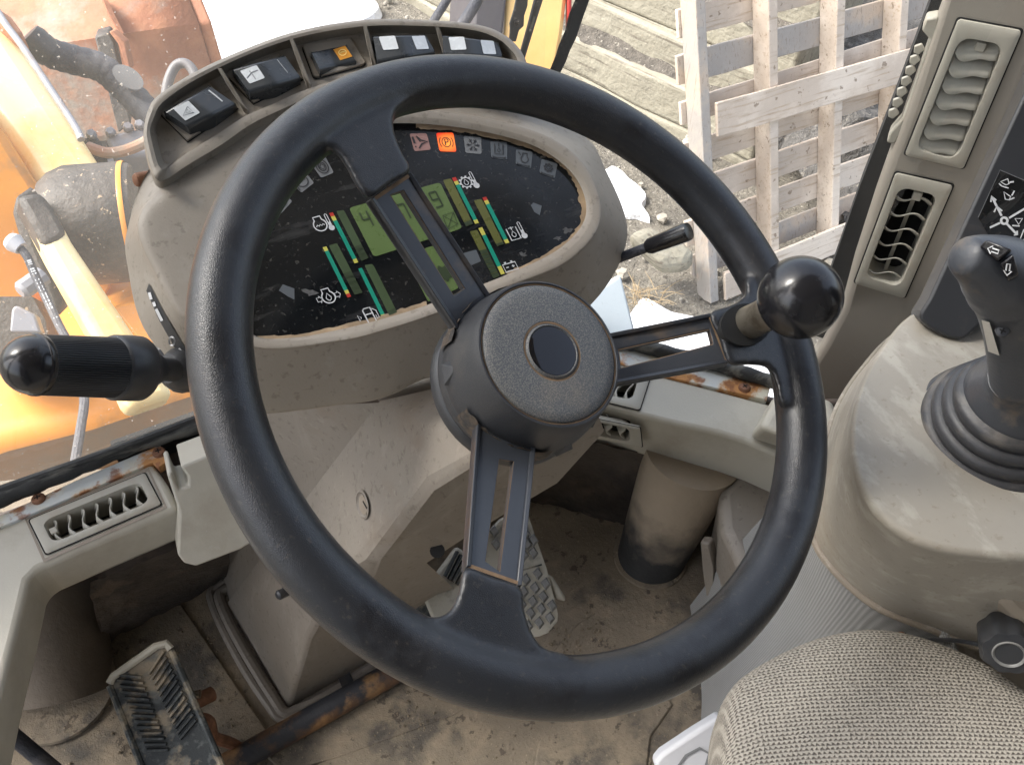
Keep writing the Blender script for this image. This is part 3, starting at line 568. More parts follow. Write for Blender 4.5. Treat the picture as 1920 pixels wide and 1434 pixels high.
# plan outline: back edge, right end, front edge, corner, then the sill running back along the door
top = [(-60, 1008), (0, 983), (285, 866), (312, 905), (336, 953), (200, 1010), (70, 1066), (52, 1085), (30, 1180), (-4, 1310), (-60, 1560), (-420, 1560), (-300, 1000)]
tp = [Z(x, y, LZ) for x, y in top]
pt_ = Plane(Z(180, 970, LZ), (0, 0, 1))
def vent_hole(plane, quad):
    q = plane.pts(quad); return [lerp(lerp(q[0], q[1], u), lerp(q[3], q[2], u), v) for u, v in ((.02, .05), (.98, .05), (.98, .95), (.02, .95))]
VL = [(56, 976), (272, 888), (303, 947), (88, 1040)]
M().prism_holes(tp, [vent_hole(pt_, VL)], V((0, 0, -.055))).build('ledge_top', m_shell_lt, led, 30, bevel=.007, seg=3, weld=True)
rp = thing('left_metal_strip', 'rust stained pale metal strip with two screws above the left ledge', 'metal strip', Z(150, 920, LZ))
M().prism([Z(x, y, LZ + .004) for x, y in [(-80, 1000), (0, 966), (150, 897), (300, 833), (312, 866), (296, 876), (286, 866), (150, 925), (0, 988), (-80, 1024)]], V((0, 0, -.012))).build('strip', m_rustp, rp, 30, bevel=.001)
def screw(par, pos, n, r_=.0055, mt=None):
    mt = mt or m_screw; n = V(n).normalized(); x, y, _ = basis(n)
    M().lathe(pos, n, [(r_, -.003), (r_, .001), (r_ * .8, .003), (r_ * .4, .0036)], 16).build('screw', mt, par, 40)
    c = M()
    for q, w in ((x, y), (y, x)):
        c.box(pos + n * .0034, q * r_ * .9, w * r_ * .2, n * .0008)
    c.build('cross_slot', m_void, par, 0)
screw(rp, Z(72, 935, LZ + .005), (0, 0, 1), .0075); screw(rp, Z(298, 848, LZ + .005), (0, 0, 1), .0075)
sl = thing('windscreen', 'dusty windscreen with lumpy black rubber seal in front of the dashboard', 'windscreen', V((.2, .8, .3)))
M().tube(cr([Z(x, y, LZ + .012) for x, y in [(-120, 985), (0, 936), (130, 884), (250, 835), (395, 790), (520, 745)]], 6), [.0095 + .001 * math.sin(k * 2.3) for k in range(31)], 12).build('bottom_seal', m_seal, sl)
M().tube(cr([Z(x, y, LZ + .018) for x, y in [(-120, 967), (0, 920), (200, 850), (400, 775), (520, 730)]], 6), .006, 10).build('seal_lip', m_seal, sl)
gy = Z(0, 930, LZ).y + .005
gt = M().add([V((-.75, gy, LZ)), V((.44, gy, LZ)), V((.44, gy - .01, .9)), V((-.75, gy - .01, .9)), V((.44, gy - .33, 1.66)), V((-.75, gy - .33, 1.66))], [(0, 1, 2, 3), (3, 2, 4, 5)]).build('glass_pane', m_glass, sl, 0)
cw = thing('corner_window', 'angled corner window pane between windscreen and vented pillar', 'window', V((.6, .62, .3)))
a_ = Z(1150, 640, LZ); b_ = Z(1455, 712, LZ)
d_ = (b_ - a_).normalized(); a0 = a_ - d_ * .13; b0 = b_ + d_ * .03
M().poly([a0, b0, b0 + V((-.06, -.18, 1.36)), a0 + V((-.06, -.30, 1.36))]).build('glass_pane', m_glass, cw, 0)
M().tube(cr([Z(x, y, LZ + .01) for x, y in [(1040, 612), (1150, 638), (1290, 670), (1450, 716), (1520, 740)]], 6), [.009 + .001 * math.sin(k * 2.1) for k in range(25)], 12).build('bottom_seal', m_seal, cw)
# lumpy seal strip where windscreen and corner window meet
sp = Plane(P(1070, 60, .835), (0, -1, .0))
Lf = [(1092, -40), (1082, 0), (1070, 28), (1062, 60), (1050, 88), (1044, 108), (1034, 132), (1015, 180), (985, 250), (940, 340), (890, 440)]; Rt = [(1125, -40), (1107, 0), (1096, 30), (1090, 48), (1082, 72), (1070, 96), (1062, 118), (1050, 142), (1036, 182), (1006, 252), (962, 342), (912, 442)]
M().prism(sp.pts(Lf + Rt[::-1]), V((0, .004, 0))).build('corner_seal', m_void, cw, 30, bevel=.002)
# right ledge
rl = thing('right_ledge', 'grey beige ledge with two small vents right of the steering hub', 'ledge', Z(1300, 790, LZ))
tpR = [Z(x, y, LZ) for x, y in [(1000, 640), (1150, 662), (1236, 702), (1440, 756), (1520, 776), (1560, 900), (1450, 850), (1395, 826), (1350, 812), (1250, 790), (1150, 765), (1000, 730)]]
dn = [p + V((.012, -.004, -.085)) for p in tpR]
VR = [(1075, 682), (1219, 708), (1199, 770), (1055, 735)]
mR = M().prism_holes(tpR, [vent_hole(pt_, VR)], V((.012, -.004, -.085)))
mR.build('ledge_top', m_shell_lt, rl, 30, bevel=.006, seg=3, weld=True)
rs = thing('right_metal_strip', 'blue grey metal strip with rusty end and screw below the corner window', 'metal strip', Z(1350, 715, LZ))
M().prism([Z(x, y, LZ + .003) for x, y in [(1000, 632), (1150, 648), (1250, 668), (1400, 706), (1447, 718), (1438, 749), (1236, 703), (1150, 678), (1000, 650)]], V((0, 0, -.012))).build('strip', m_rustp, rs, 30, bevel=.001)
screw(rs, Z(1396, 727, LZ + .004), (0, 0, 1), .0075)
wg = M().hull2([Z(x, y, LZ) for x, y in [(1402, 822), (1452, 742), (1560, 760), (1600, 900), (1480, 846)]], [Z(x, y, LZ + .05) for x, y in [(1425, 800), (1458, 735), (1560, 750), (1600, 880), (1480, 822)]]).build('ledge_end_cap', m_shell_lt, rl, 30, bevel=.008, seg=3)

# ------------------------------------------------------------------ vents
def vent(par, plane, quad, n, closed=0, u0=.1, u1=.9, v0=.16, v1=.84, lift=.002, depth=.03, axis_bar=True):
    """quad: four picture corners (start-left, end-left, end-right, start-right); slats are stacked along u"""
    q = plane.pts(quad)
    def Q(u, v, h=0): return lerp(lerp(q[0], q[1], u), lerp(q[3], q[2], u), v) + plane.n * h
    lu = ((q[1] - q[0]).length + (q[2] - q[3]).length) / 2; lv = ((q[3] - q[0]).length + (q[2] - q[1]).length) / 2
    def loop(a, b, c, d, h, r_=.25):
        pts = []; ru = (b - a) * .5 * r_ * min(1, lv / lu); rv = (d - c) * .5 * r_
        for cu, cv, s in ((b - ru, d - rv, 0), (a + ru, d - rv, 1), (a + ru, c + rv, 2), (b - ru, c + rv, 3)):
            for k in range(5):
                an = (s + k / 4) * math.pi / 2; pts.append(Q(cu + ru * math.cos(an), cv + rv * math.sin(an), h))
        return pts
    e1, e2 = .045, .05
    body = M().loft([loop(0, 1, 0, 1, -.002, .12), loop(0, 1, 0, 1, lift, .12), loop(e1 * .5, 1 - e1 * .5, e2, 1 - e2, lift + .0015, .12), loop(u0 - .01, u1 + .01, v0 - .02, v1 + .02, lift + .0005, .5), loop(u0, u1, v0, v1, -.003, .6), loop(u0, u1, v0, v1, -depth, .6)]).build('vent_frame', m_vent, par, 40)
    M().poly(loop(u0 - .02, u1 + .02, v0 - .03, v1 + .03, -depth + .0005)).build('vent_cavity', m_void, par, 0)
    m_ = M(); r1 = [loop(-.012, 1.012, -.03, 1.03, .0012, .12), loop(0, 1, 0, 1, .0012, .12)]
    m_.loft(r1).build('vent_gap', m_void, par, 0)
    du = (u1 - u0) / n; uh = (q[1] - q[0]); vd = (q[0] + q[2]) / 2 - CAM; tu = .016 * vd.dot(uh.normalized()) / -vd.dot(plane.n) / lu + .05 * du
    for k in range(n):
        uc = u0 + du * (k + .55); L = []; Bk = []
        for j in range(17):
            t = j / 16; v = lerp(v0 + .005, v1 - .005, t); wv = math.sin(t * 2 * math.pi) * .18 * du + .1 * du * math.cos(t * math.pi * 2)
            if closed == 1:
                L.append(Q(uc + du * .60 + wv * .95 - du * .38 * abs(2 * t - 1) ** 3.2, v, .0028)); Bk.append(Q(uc - du * .50 + wv * .2, v, -.010))
            else:
                L.append(Q(uc + wv, v, .0012 - .003 * abs(2 * t - 1) ** 3)); Bk.append(Q(uc + wv + (-.35 * du if closed == 0 else tu), v, -.016))
        M().loft([L, [lerp(a, b, .5) + plane.n * (.0012 if closed else 0) for a, b in zip(L, Bk)], Bk], closed=False).build('slat', m_slat, par, 40, solid=.0013)
    if axis_bar:
        M().box(Q((u0 + u1) / 2, .5, -.019), (q[1] - q[0]) * (u1 - u0), (q[3] - q[0]) * .07, plane.n * .003).build('slat_link', m_vent, par, 30)
        k = .5; M().box(Q(u0 + du * .35, .5, -.001), (q[1] - q[0]) * du * .5, (q[3] - q[0]) * .16, plane.n * .006).build('slider', m_vent, par, 30, bevel=.001)

def hole_frame(par, plane, L, w=.004):
    pts = plane.pts(L, .0005); M().ribbon(pts, w, plane.n, True).build('recess_edge', m_trayin, par, 0)
hole_frame(led, pt_, [(48, 972), (278, 880), (311, 950), (83, 1050)], .005)
vent(led, pt_, VL, 7, 0, .09, .92, .2, .8)
ptr = Plane(Z(1200, 730, LZ), (0, 0, 1))
vent(rl, ptr, VR, 6, 0, .08, .86, .12, .78)
fpl = Plane(Z(1150, 790, LZ - .02) + V((-.55, -.75, .12)) * .012, (-.55, -.75, .12))
vent(rl, fpl, [(1040, 768), (1200, 800), (1204, 836), (1040, 806)], 5, 0, .08, .86, .15, .8, depth=.012)
# bracket beside the column
bp_ = Plane(P(390, 950, .94), (-.12, -.85, .5))
o = M().prism(bp_.pts([(313, 889), (322, 884), (330, 905), (336, 917), (353, 911), (352, 894), (338, 874), (396, 852), (470, 830), (500, 1000), (452, 1030), (368, 1062), (345, 1056), (333, 1040), (336, 960)]), V((0, .06, -.03))).build('end_cover', m_shell_lt, smooth=30, bevel=.006, seg=3, center=True)
tag(o, 'notched pale plastic end cover between left ledge and steering column', 'cover')
o = M().box(P(345, 845, 1.06), V((.14, 0, 0)), V((0, .02, 0)), V((0, 0, .10))).build('dark_gap', m_void, cs, 0)  # black box filling the gap in place of its shade

# ------------------------------------------------------------------ ducts and floor boxes
m_duct = mat('dusty_duct', (.30, .245, .18), .75, var=.15, vs=6, layers=[((.02, .021, .022), 9, .50, .62, .0)], bump=[('noise', 90, .0012)])
nn = m_duct.node_tree; bs = nn.nodes['Principled BSDF']       # bare black rubber near the foot, dust above with a ragged edge
src = bs.inputs['Base Color'].links[0].from_socket
tc = nn.nodes.new('ShaderNodeTexCoord'); sx = nn.nodes.new('ShaderNodeSeparateXYZ'); nn.links.new(tc.outputs['Object'], sx.inputs[0])
nz = nn.nodes.new('ShaderNodeTexNoise'); nz.inputs['Scale'].default_value = 28; nz.inputs['Detail'].default_value = 7; nn.links.new(tc.outputs['Object'], nz.inputs[0])
ad = nn.nodes.new('ShaderNodeMath'); ad.operation = 'MULTIPLY_ADD'; ad.inputs[1].default_value = .15; nn.links.new(nz.outputs[0], ad.inputs[0]); nn.links.new(sx.outputs[2], ad.inputs[2])
mr = nn.nodes.new('ShaderNodeMapRange'); mr.inputs[1].default_value = .135; mr.inputs[2].default_value = .225; nn.links.new(ad.outputs[0], mr.inputs[0])
mx = nn.nodes.new('ShaderNodeMix'); mx.data_type = 'RGBA'; mx.inputs[6].default_value = (.022, .023, .024, 1); nn.links.new(src, mx.inputs[7]); nn.links.new(mr.outputs[0], mx.inputs[0]); nn.links.new(mx.outputs[2], bs.inputs['Base Color'])
def duct(foot, topp, r0, r1, label, mt):
    o = thing('air_duct', label, 'air duct', foot)
    ax = (topp - foot)
    M().tube([foot + ax * t for t in (0, .03, .3, .6, 1.0)], [r0 * 1.02, r0, lerp(r0, r1, .3), lerp(r0, r1, .6), r1], 40).build('duct_pipe', mt, o, 60)
    M().lathe(foot + V((0, 0, .006)), (0, 0, 1), [(r0, 0), (r0 * 1.12, 0), (r0 * 1.1, .004), (r0, .005)], 40).build('foot_collar', m_floor, o, 40)
fr = Z(1218, 1050, 0); fr = V((fr.x, fr.y, .004))
duct(fr, P(1300, 850, 1.10), .048, .062, 'round duct with dusty top and bare black foot right of the pedals', m_duct)
m_ductL = mat('dusty_duct_shaded', (.12, .097, .072), .75, var=.2, vs=7, layers=[((.07, .06, .05), 6, .5, .7, .6)], bump=[('noise', 90, .001)])  # dust colour darkened to put the corner's shade into it
fl_ = Z(120, 1300, 0); fl_ = V((fl_.x, fl_.y, .004))
duct(fl_, P(92, 1085, 1.12), .062, .064, 'wide dusty duct standing in the left corner below the ledge', m_ductL)
fb = thing('floor_box', 'pale slope-sided floor box between the dusty duct and the console', 'box', Z(1400, 1050, 0))
B0 = [Z(x, y, 0) for x, y in [(1330, 1130), (1330, 1010), (1420, 960), (1560, 1000), (1560, 1250), (1360, 1260)]]
B1 = [Z(x, y, .22) for x, y in [(1352, 990), (1347, 920), (1395, 874), (1500, 880), (1520, 1050), (1400, 1090)]]
M().hull2(B0, B1).build('box_body', m_shroud, fb, 30, bevel=.014, seg=3)
o = M().prism([P(x, y, d) for x, y, d in [(1312, 1016, 1.08), (1330, 1020, 1.07), (1338, 1060, 1.1), (1340, 1140, 1.13), (1326, 1140, 1.14), (1316, 1070, 1.11)]], V((.012, .006, 0))).build('loose_flap', m_shroud, smooth=30, bevel=.003, center=True)
tag(o, 'loose upright flap in front of the pale floor box', 'flap')

# ------------------------------------------------------------------ pedals and floor hardware
pp = Plane(P(300, 1320, .95), (-.1, -.5, .86))
pd = thing('left_pedal', 'long black floor pedal with chevron ribs and bare metal top edge', 'pedal', pp.at(300, 1330))
outl = [(203, 1284), (208, 1270), (290, 1212), (312, 1206), (322, 1215), (420, 1440), (470, 1560), (330, 1560), (262, 1434)]
M().prism(pp.pts(outl), -pp.n * .016).build('pedal_plate', m_pedal, pd, 30, bevel=.003)
edge = [(206, 1280), (212, 1268), (292, 1211), (312, 1206), (320, 1216)]
M().tube(pp.pts(edge, .001), .0045, 8).build('metal_edge', m_shell_lt, pd)
M().tube(pp.pts([(206, 1284), (232, 1350), (268, 1440)], -.001), .004, 8).build('side_bead', m_pedal, pd)
M().tube(pp.pts([(322, 1218), (366, 1320), (418, 1440)], -.001), .004, 8).build('side_bead', m_pedal, pd)
def bar(pl_, a, b, w, h, par, mt, nm='rib'):
    A, B = pl_.at(*a, .0), pl_.at(*b, .0); d = (B - A).normalized(); s = pl_.n.cross(d) * w / 2
    M().hull2([A - s, A + s, B + s, B - s], [A - s * .5 + pl_.n * h, A + s * .5 + pl_.n * h, B + s * .5 + pl_.n * h, B - s * .5 + pl_.n * h]).build(nm, mt, par, 30)
for k in range(14):
    t = k / 13
    bar(pp, lerp(V((216, 1263)), V((276, 1405)), t), lerp(V((266, 1269)), V((316, 1404)), t), .0042, .004, pd, m_pedal)
for k in range(13):
    t = k / 12
    bar(pp, lerp(V((280, 1262)), V((338, 1384)), t), lerp(V((308, 1220)), V((368, 1348)), t), .0042, .004, pd, m_pedal)
# rusty linkage, bar and pin
rd = thing('rusty_rod', 'bent rusty rod and bolt beside the chevron pedal', 'rod', Z(400, 1340, .06))
M().tube(cr([P(x, y, d) for x, y, d in [(372, 1345, 1.0), (392, 1352, 1.0), (400, 1380, 1.01), (425, 1390, 1.03), (445, 1400, 1.05), (456, 1425, 1.05), (452, 1470, 1.04)]], 6), .007, 10).build('bent_rod', m_screw, rd)
a = P(362, 1318, 1.0); b = P(398, 1300, 1.02)
M().lathe(a, b - a, [(.009, 0), (.009, (b - a).length), (.006, (b - a).length + .001)], 16).build('bolt', m_screw, rd)
M().tube([P(362, 1302, 1.0), P(375, 1300, 1.0)], .005, 8).build('pin', m_stem, rd)
rb_ = thing('rusty_bar', 'round steel bar with flaking orange rust along the column base', 'bar', Z(600, 1340, .03))
c0, c1 = Z(452, 1420, .022), Z(775, 1240, .022); dd = (c1 - c0)
M().tube([c0 - dd * .3, c0, c0 + dd * .25, c0 + dd * .5, c1, c1 + dd * .1], .0155, 20).build('steel_bar', m_rust, rb_)
# accelerator with diamond studs
ga = Plane(P(990, 1080, 1.075), (-.12, -.62, .78))
gp = thing('accelerator_pedal', 'dusty accelerator pedal with raised diamond studs, right of the lower spoke', 'pedal', ga.at(1000, 1100))
M().prism(ga.pts([(905, 1010), (938, 975), (985, 950), (1026, 1066), (1047, 1150), (1046, 1165), (1036, 1176), (1034, 1180), (1030, 1182), (1030, 1186), (1012, 1193), (999, 1195), (998, 1190), (990, 1192), (989, 1197), (940, 1190), (915, 1080)]), -ga.n * .012).build('pedal_plate', m_pedal_t, gp, 30, bevel=.003)
def stud(x, y, sx=10, sy=13):
    a = ga.pts([(x - sx, y - 2), (x + 1, y - sy), (x + sx, y + 2), (x + 1, y + sy)], -.0002); b = ga.pts([(x - sx * .65, y - 3), (x, y - sy * .75), (x + sx * .65, y), (x, y + sy * .6)], .0042)
    M().hull2(a, b).build('stud', m_stud, gp, 0)
for x, y in [(986, 1086), (1008, 1075), (982, 1109), (1003, 1102), (1023, 1094), (999, 1127), (1019, 1118), (995, 1149), (1015, 1141), (1035, 1135), (990, 1173), (1011, 1167), (1031, 1158), (978, 1132), (973, 1156), (985, 1000), (988, 1020), (1000, 1036), (982, 1040), (970, 1012), (926, 996), (930, 1020), (1000, 1012), (948, 990)]:
    stud(x, y)
M().ribbon(ga.pts([(960, 1074), (1016, 1058)], .0008), .002, ga.n).build('crease', m_pedal, gp, 0)
M().prism(ga.pts([(1025, 1076), (1036, 1080), (1060, 1118), (1062, 1128), (1044, 1124)], -.004), -ga.n * .014).build('side_tab', m_pedal_t, gp, 30, bevel=.003)
bpl = Plane(P(830, 1090, 1.05), (.1, -.55, .8))
bk_ = thing('brake_pedal', 'half hidden brake pedal with worn black ribs behind the lower wheel pad', 'pedal', bpl.at(830, 1090))
M().prism(bpl.pts([(792, 1112), (858, 1024), (880, 1040), (905, 1120), (860, 1180), (812, 1160)]), -bpl.n * .014).build('pedal_plate', m_pedal_t, bk_, 30, bevel=.003)
for a, b in (((834, 1080), (857, 1034)), ((841, 1086), (864, 1040)), ((848, 1090), (868, 1052)), ((804, 1112), (822, 1104)), ((808, 1103), (826, 1096)), ((815, 1095), (828, 1089)), ((856, 1095), (874, 1062))):
    bar(bpl, a, b, .005, .005, bk_, m_pedal)
M().prism(bpl.pts([(788, 1122), (800, 1118), (816, 1160), (806, 1180), (780, 1150)], -.006), -bpl.n * .02).build('pedal_arm', m_pedal, bk_, 30, bevel=.003)

# ------------------------------------------------------------------ steering column cover
cc = thing('column_cover', 'tapering taupe plastic cover of the steering column down to the floor', 'column cover', Z(560, 1240, 0))
A = P(712, 752, .735); B = P(809, 905, .675); D = P(538, 1330, 1.10); E = P(426, 1130, 1.19)
Mm = P(700, 1052, .80); Nn = P(628, 1100, .86); Q_ = P(575, 1200, .965)
A2 = P(830, 725, .70); H = P(905, 850, .605); H2 = P(1010, 858, .61); R1 = P(1120, 775, .67); R2 = P(1133, 808, .70); R3 = P(1045, 905, .74)
S1 = P(876, 1005, .79); S2 = P(770, 1050, .84); T1 = P(700, 1232, 1.12); T2 = P(880, 1130, 1.2)
vts = [A, B, D, E, Mm, Nn, Q_, A2, H, H2, R1, R2, R3, S1, T1, T2, P(690, 1085, .83), P(800, 1055, .86)]
iA, iB, iD, iE, iM, iN, iQ, iA2, iH, iH2, iR1, iR2, iR3, iS1, iT1, iT2, iK, iK2 = range(18)
fcs = [(iA, iB, iM, iN, iQ, iD, iE), (iA, iA2, iH, iB), (iB, iH, iH2, iR1, iR2, iR3, iS1, iM), (iM, iS1, iK2, iK), (iN, iM, iK), (iN, iK, iK2, iT2, iT1, iD, iQ)]
up = M().add(vts, fcs[1:3]); 
# left face is a fine grid with the dimple pressed in
def grid_face(corners, nu, nv, fn=None):
    a, b, c, d = corners; rows = []
    for j in range(nv + 1):
        row = []
        for i in range(nu + 1):
            p = lerp(lerp(a, b, i / nu), lerp(d, c, i / nu), j / nv); row.append(fn(p) if fn else p)
        rows.append(row)
    return rows
M().add(vts, fcs).build('cover_shell', m_shroud, cc, 30, bevel=.012, seg=3)
A3 = P(455, 765, .86); E3 = P(400, 1040, 1.25)
M().add([A + (A - B) * -.02, A3, E3, E + V((.004, -.004, 0))], [(0, 1, 2, 3)]).build('cover_side', m_shroud, cc, 30)
M().add([A2, A, P(690, 735, .80), P(840, 700, .78)], [(0, 1, 2, 3)]).build('cover_neck', m_shroud, cc, 30)
lf = (B - A).cross(E - A).normalized(); lf = -lf if lf.dot(c_f) > 0 else lf
def on_left(x, y, h=0):
    q = ray(x, y); return CAM + q * ((A + lf * h - CAM).dot(lf) / q.dot(lf))
dc = on_left(683, 945, .004)
xx, yy, _ = basis(lf)
M().lathe(on_left(683, 945, .0), lf, [(.0135, .0022), (.0118, .0028), (.0105, .0012), (.0095, .0009), (.0, .0008)], 30, False, False).build('bolt_recess', m_shroud, cc, 60)
M().lathe(on_left(684, 946, .001), lf, [(.0088, .0005), (.0088, .0018), (.004, .0021)], 20, False).build('bolt', m_trayin, cc, 40)
M().box(on_left(684, 946, .0032), xx * .009, yy * .0016, lf * .0004).build('bolt_slot', m_void, cc, 0)
a = P(519, 1117, .93); b = P(575, 1090, .955)
M().lathe(a, b - a, [(.0035, 0), (.0055, .002), (.0055, (b - a).length)], 16).build('pin', m_black, cc, 40)
rh = lambda x, y, d: P(x, y, d)
M().lathe(P(820, 1032, .80), -c_f, [(.001, .001), (.007, .001), (.007, .0)], 14).build('slot_hole', m_void, cc, 0)
fbase = thing('column_flange', 'ribbed tan rubber flange around the foot of the column cover', 'flange', Z(530, 1345, 0))
M().tube(cr([Z(x, y, .008) for x, y in [(436, 1085), (404, 1100), (396, 1120), (420, 1180), (465, 1262), (508, 1325), (522, 1343), (545, 1346), (600, 1318), (720, 1250), (800, 1200)]], 5), .0065, 10).build('outer_bead', m_shroud, fbase)
M().tube(cr([Z(x, y, .010) for x, y in [(440, 1098), (420, 1106), (412, 1122), (434, 1176), (480, 1256), (516, 1312), (534, 1336), (560, 1330), (620, 1298), (720, 1238)]], 5), .008, 10).build('inner_bead', m_shroud, fbase)
M().box(Z(650, 1278, .012), V((.016, 0, 0)), V((0, .03, 0)), V((0, 0, .014))).build('clip', m_black, fbase, 30)

# ================================================================== DASHBOARD
PN_ = V((0, -.5, .866)); gp_ = Plane(P(790, 430, .66), PN_)
dash = thing('dashboard', 'taupe dashboard pod with black gauge panel and a row of rocker switches on top', 'dashboard', gp_.at(790, 520, -.1))
ra = [(640, 617), (720, 597), (800, 572), (950, 515), (1050, 465), (1098, 405), (1080, 335), (1010, 278), (900, 246), (780, 232), (690, 238), (590, 275), (500, 360), (465, 480), (460, 570), (476, 628), (550, 633)]
rc = [(643, 640), (723, 620), (804, 594), (957, 538), (1068, 490), (1128, 415), (1106, 322), (1035, 258), (915, 221), (783, 204), (680, 212), (520, 245), (330, 345), (262, 415), (296, 515), (356, 606), (490, 655)]
rd_ = [(650, 757), (730, 741), (800, 708), (985, 640), (1112, 567), (1176, 440), (1131, 310), (1093, 254), (955, 160), (790, 125), (650, 125), (440, 172), (291, 302), (241, 424), (240, 500), (280, 632), (420, 768)]
ha = -.002; 
def ringpts(L, hs): return [gp_.at(x, y, h) for (x, y), h in zip(L, hs)]
n_ = len(ra); cx_, cy_ = 760, 430
lip = []
for (x, y), (x2, y2) in zip(ra, rc):
    L_ = math.hypot(x2 - x, y2 - y); k = min(1, 11 / L_); lip.append((x + (x2 - x) * k, y + (y2 - y) * k))
hd = [-.045, -.045, -.045, -.04, -.035, -.028, -.03, -.03, -.002, .003, .004, .004, .002, -.03, -.04, -.045, -.05]
R0 = ringpts(ra, [-.001] * n_); R1_ = ringpts(ra, [.0055] * n_); Rl = ringpts(lip, [.008] * n_); 
Rc0 = ringpts([(lerp(a[0], b[0], .8), lerp(a[1], b[1], .8)) for a, b in zip(lip, rc)], [.0085] * n_); Rc = ringpts(rc, [.006] * n_)
Rcm = ringpts([(lerp(a[0], b[0], .22), lerp(a[1], b[1], .22)) for a, b in zip(rc, rd_)], [lerp(.004, h, .16) for h in hd])
Rd0 = ringpts([(lerp(a[0], b[0], .9), lerp(a[1], b[1], .9)) for a, b in zip(rc, rd_)], [h * .8 for h in hd])
Rd = ringpts(rd_, hd)
Re = []
for (x, y), p in zip(rd_, Rd):
    d = (p - CAM).dot(c_f); Re.append(P(lerp(x, cx_, .02), lerp(y, cy_, .02), d + .02))
Rf = []
for (x, y), p in zip(rd_, Rd):
    d = (p - CAM).dot(c_f); Rf.append(P(lerp(x, cx_, .12), lerp(y, cy_, .12), d + .11))
rings = [cr(r_, 8, True) for r_ in (R0, R1_, Rl, Rc0, Rc, Rcm, Rd0, Rd, Re, Rf)]
# blend extra rings along the profile so the crest rolls over smoothly
prof = []
for i in range(len(rings[0])):
    col = [r_[i] for r_ in rings]; prof.append(col[:2] + cr(col[2:], 4))
rings2 = [[prof[i][k] for i in range(len(prof))] for k in range(len(prof[0]))]
shell = M().loft(rings2, False, True).build('pod_shell', m_shell, dash, 50)
shell_t = bvh(shell)
M().poly(cr(gp_.pts(ra, 0), 8, True)).build('gauge_panel', m_panel, dash, 0)
dustm = mat('panel_edge_dust', (.34, .25, .16), .9, var=.3, vs=60)
rb = random.Random(2)
for L, w in (([(780, 236), (840, 241), (900, 250), (960, 264), (1010, 283), (1048, 303), (1075, 332), (1090, 370), (1094, 405), (1080, 437), (1046, 464), (1005, 490), (950, 513)], .004), ([(480, 632), (560, 629), (640, 612), (720, 593), (800, 568)], .003)):
    pts = cr(gp_.pts(L, .0006), 9); m_ = M(); i_ = []; o_ = []
    cen = gp_.at(780, 430, .0006)
    for p in pts:
        q = (cen - p).normalized(); o_.append(p - q * .003); i_.append(p + q * (w * (.25 + .5 * abs(math.sin(len(i_) * .37)) * rb.random() + .25 * rb.random())))
    m_.loft([o_, i_], closed=False).build('dust_crust', dustm, dash, 0)

# --- print and displays on the gauge panel (flat sheets a fraction of a millimetre proud)
H1, H2_, H3 = .0004, .0008, .0012
def sheet(L, name, mt, h=H1, par=None): return M().poly(gp_.pts(L, h)).build(name, mt, par or dash, 0)
def rq(L, r_=.18):
    out = []; n = len(L)
    for i in range(n):
        a, b, c = V(L[i - 1]), V(L[i]), V(L[(i + 1) % n]); p = b + (a - b) * r_; q = b + (c - b) * r_
        for k in range(4):
            t = k / 3; out.append(tuple((p * (1 - t) ** 2 + b * 2 * t * (1 - t) + q * t * t)))
    return out
lcd = sheet(rq([(654, 390), (825, 342), (867, 428), (701, 482)], .05), 'main_display', m_lcd)
lcd2 = sheet(rq([(757, 478), (815, 460), (860, 540), (803, 566)], .05), 'lower_display', m_lcd)
sheet(rq([(868, 475), (893, 468), (902, 490), (878, 500)], .1), 'unlit_window', m_lampd)
EX, EY = V((.962, -.275)), V((-.46, -.888))
def seg7(ch, c, w, h, par):
    on = {'4': 'fgbc', '7': 'abc', '9': 'abcdfg'}[ch]; S_ = {'a': ((-1, 1), (1, 1)), 'b': ((1, 1), (1, 0)), 'c': ((1, 0), (1, -1)), 'd': ((-1, -1), (1, -1)), 'e': ((-1, 0), (-1, -1)), 'f': ((-1, 1), (-1, 0)), 'g': ((-1, 0), (1, 0))}
    m_ = M()
    for s in on:
        (x0, y0), (x1, y1) = S_[s]; p = [V(c) + EX * (x * w / 2) + EY * (y * h / 2) for x, y in ((x0 * .92 + x1 * .08 * 0, y0 * .96), (x1 * .92, y1 * .96))]
        m_.ribbon(gp_.pts([tuple(q) for q in p], H2_), .0013, PN_)
    m_.build('digit', m_seg, par, 0)
seg7('4', (687, 411), 14, 32, lcd); seg7('7', (757, 397), 14, 32, lcd); seg7('9', (817, 374), 14, 32, lcd)
M().ribbon(gp_.pts([(830, 404), (850, 398), (858, 420), (839, 430)], H2_), .0006, PN_, True).ribbon(gp_.pts([(830, 404), (858, 420)], H2_), .0005, PN_).ribbon(gp_.pts([(850, 398), (839, 430)], H2_), .0005, PN_).build('hourglass_mark', m_seg, lcd, 0)
def disc(c, r0, r1, n=20, sq=1): return
def gear2d(c, r_, teeth=8, d=.22):
    out = []
    for k in range(teeth * 4):
        rr = r_ * (1 + (d if k % 4 in (0, 1) else 0)); a = 2 * math.pi * k / (teeth * 4); out.append(tuple(V(c) + EX * rr * math.cos(a) + EY * rr * math.sin(a)))
    return out
M().poly(gp_.pts(gear2d((831, 513), 13, 8, .3), H2_)).build('gear_mark', m_seg, lcd2, 0)
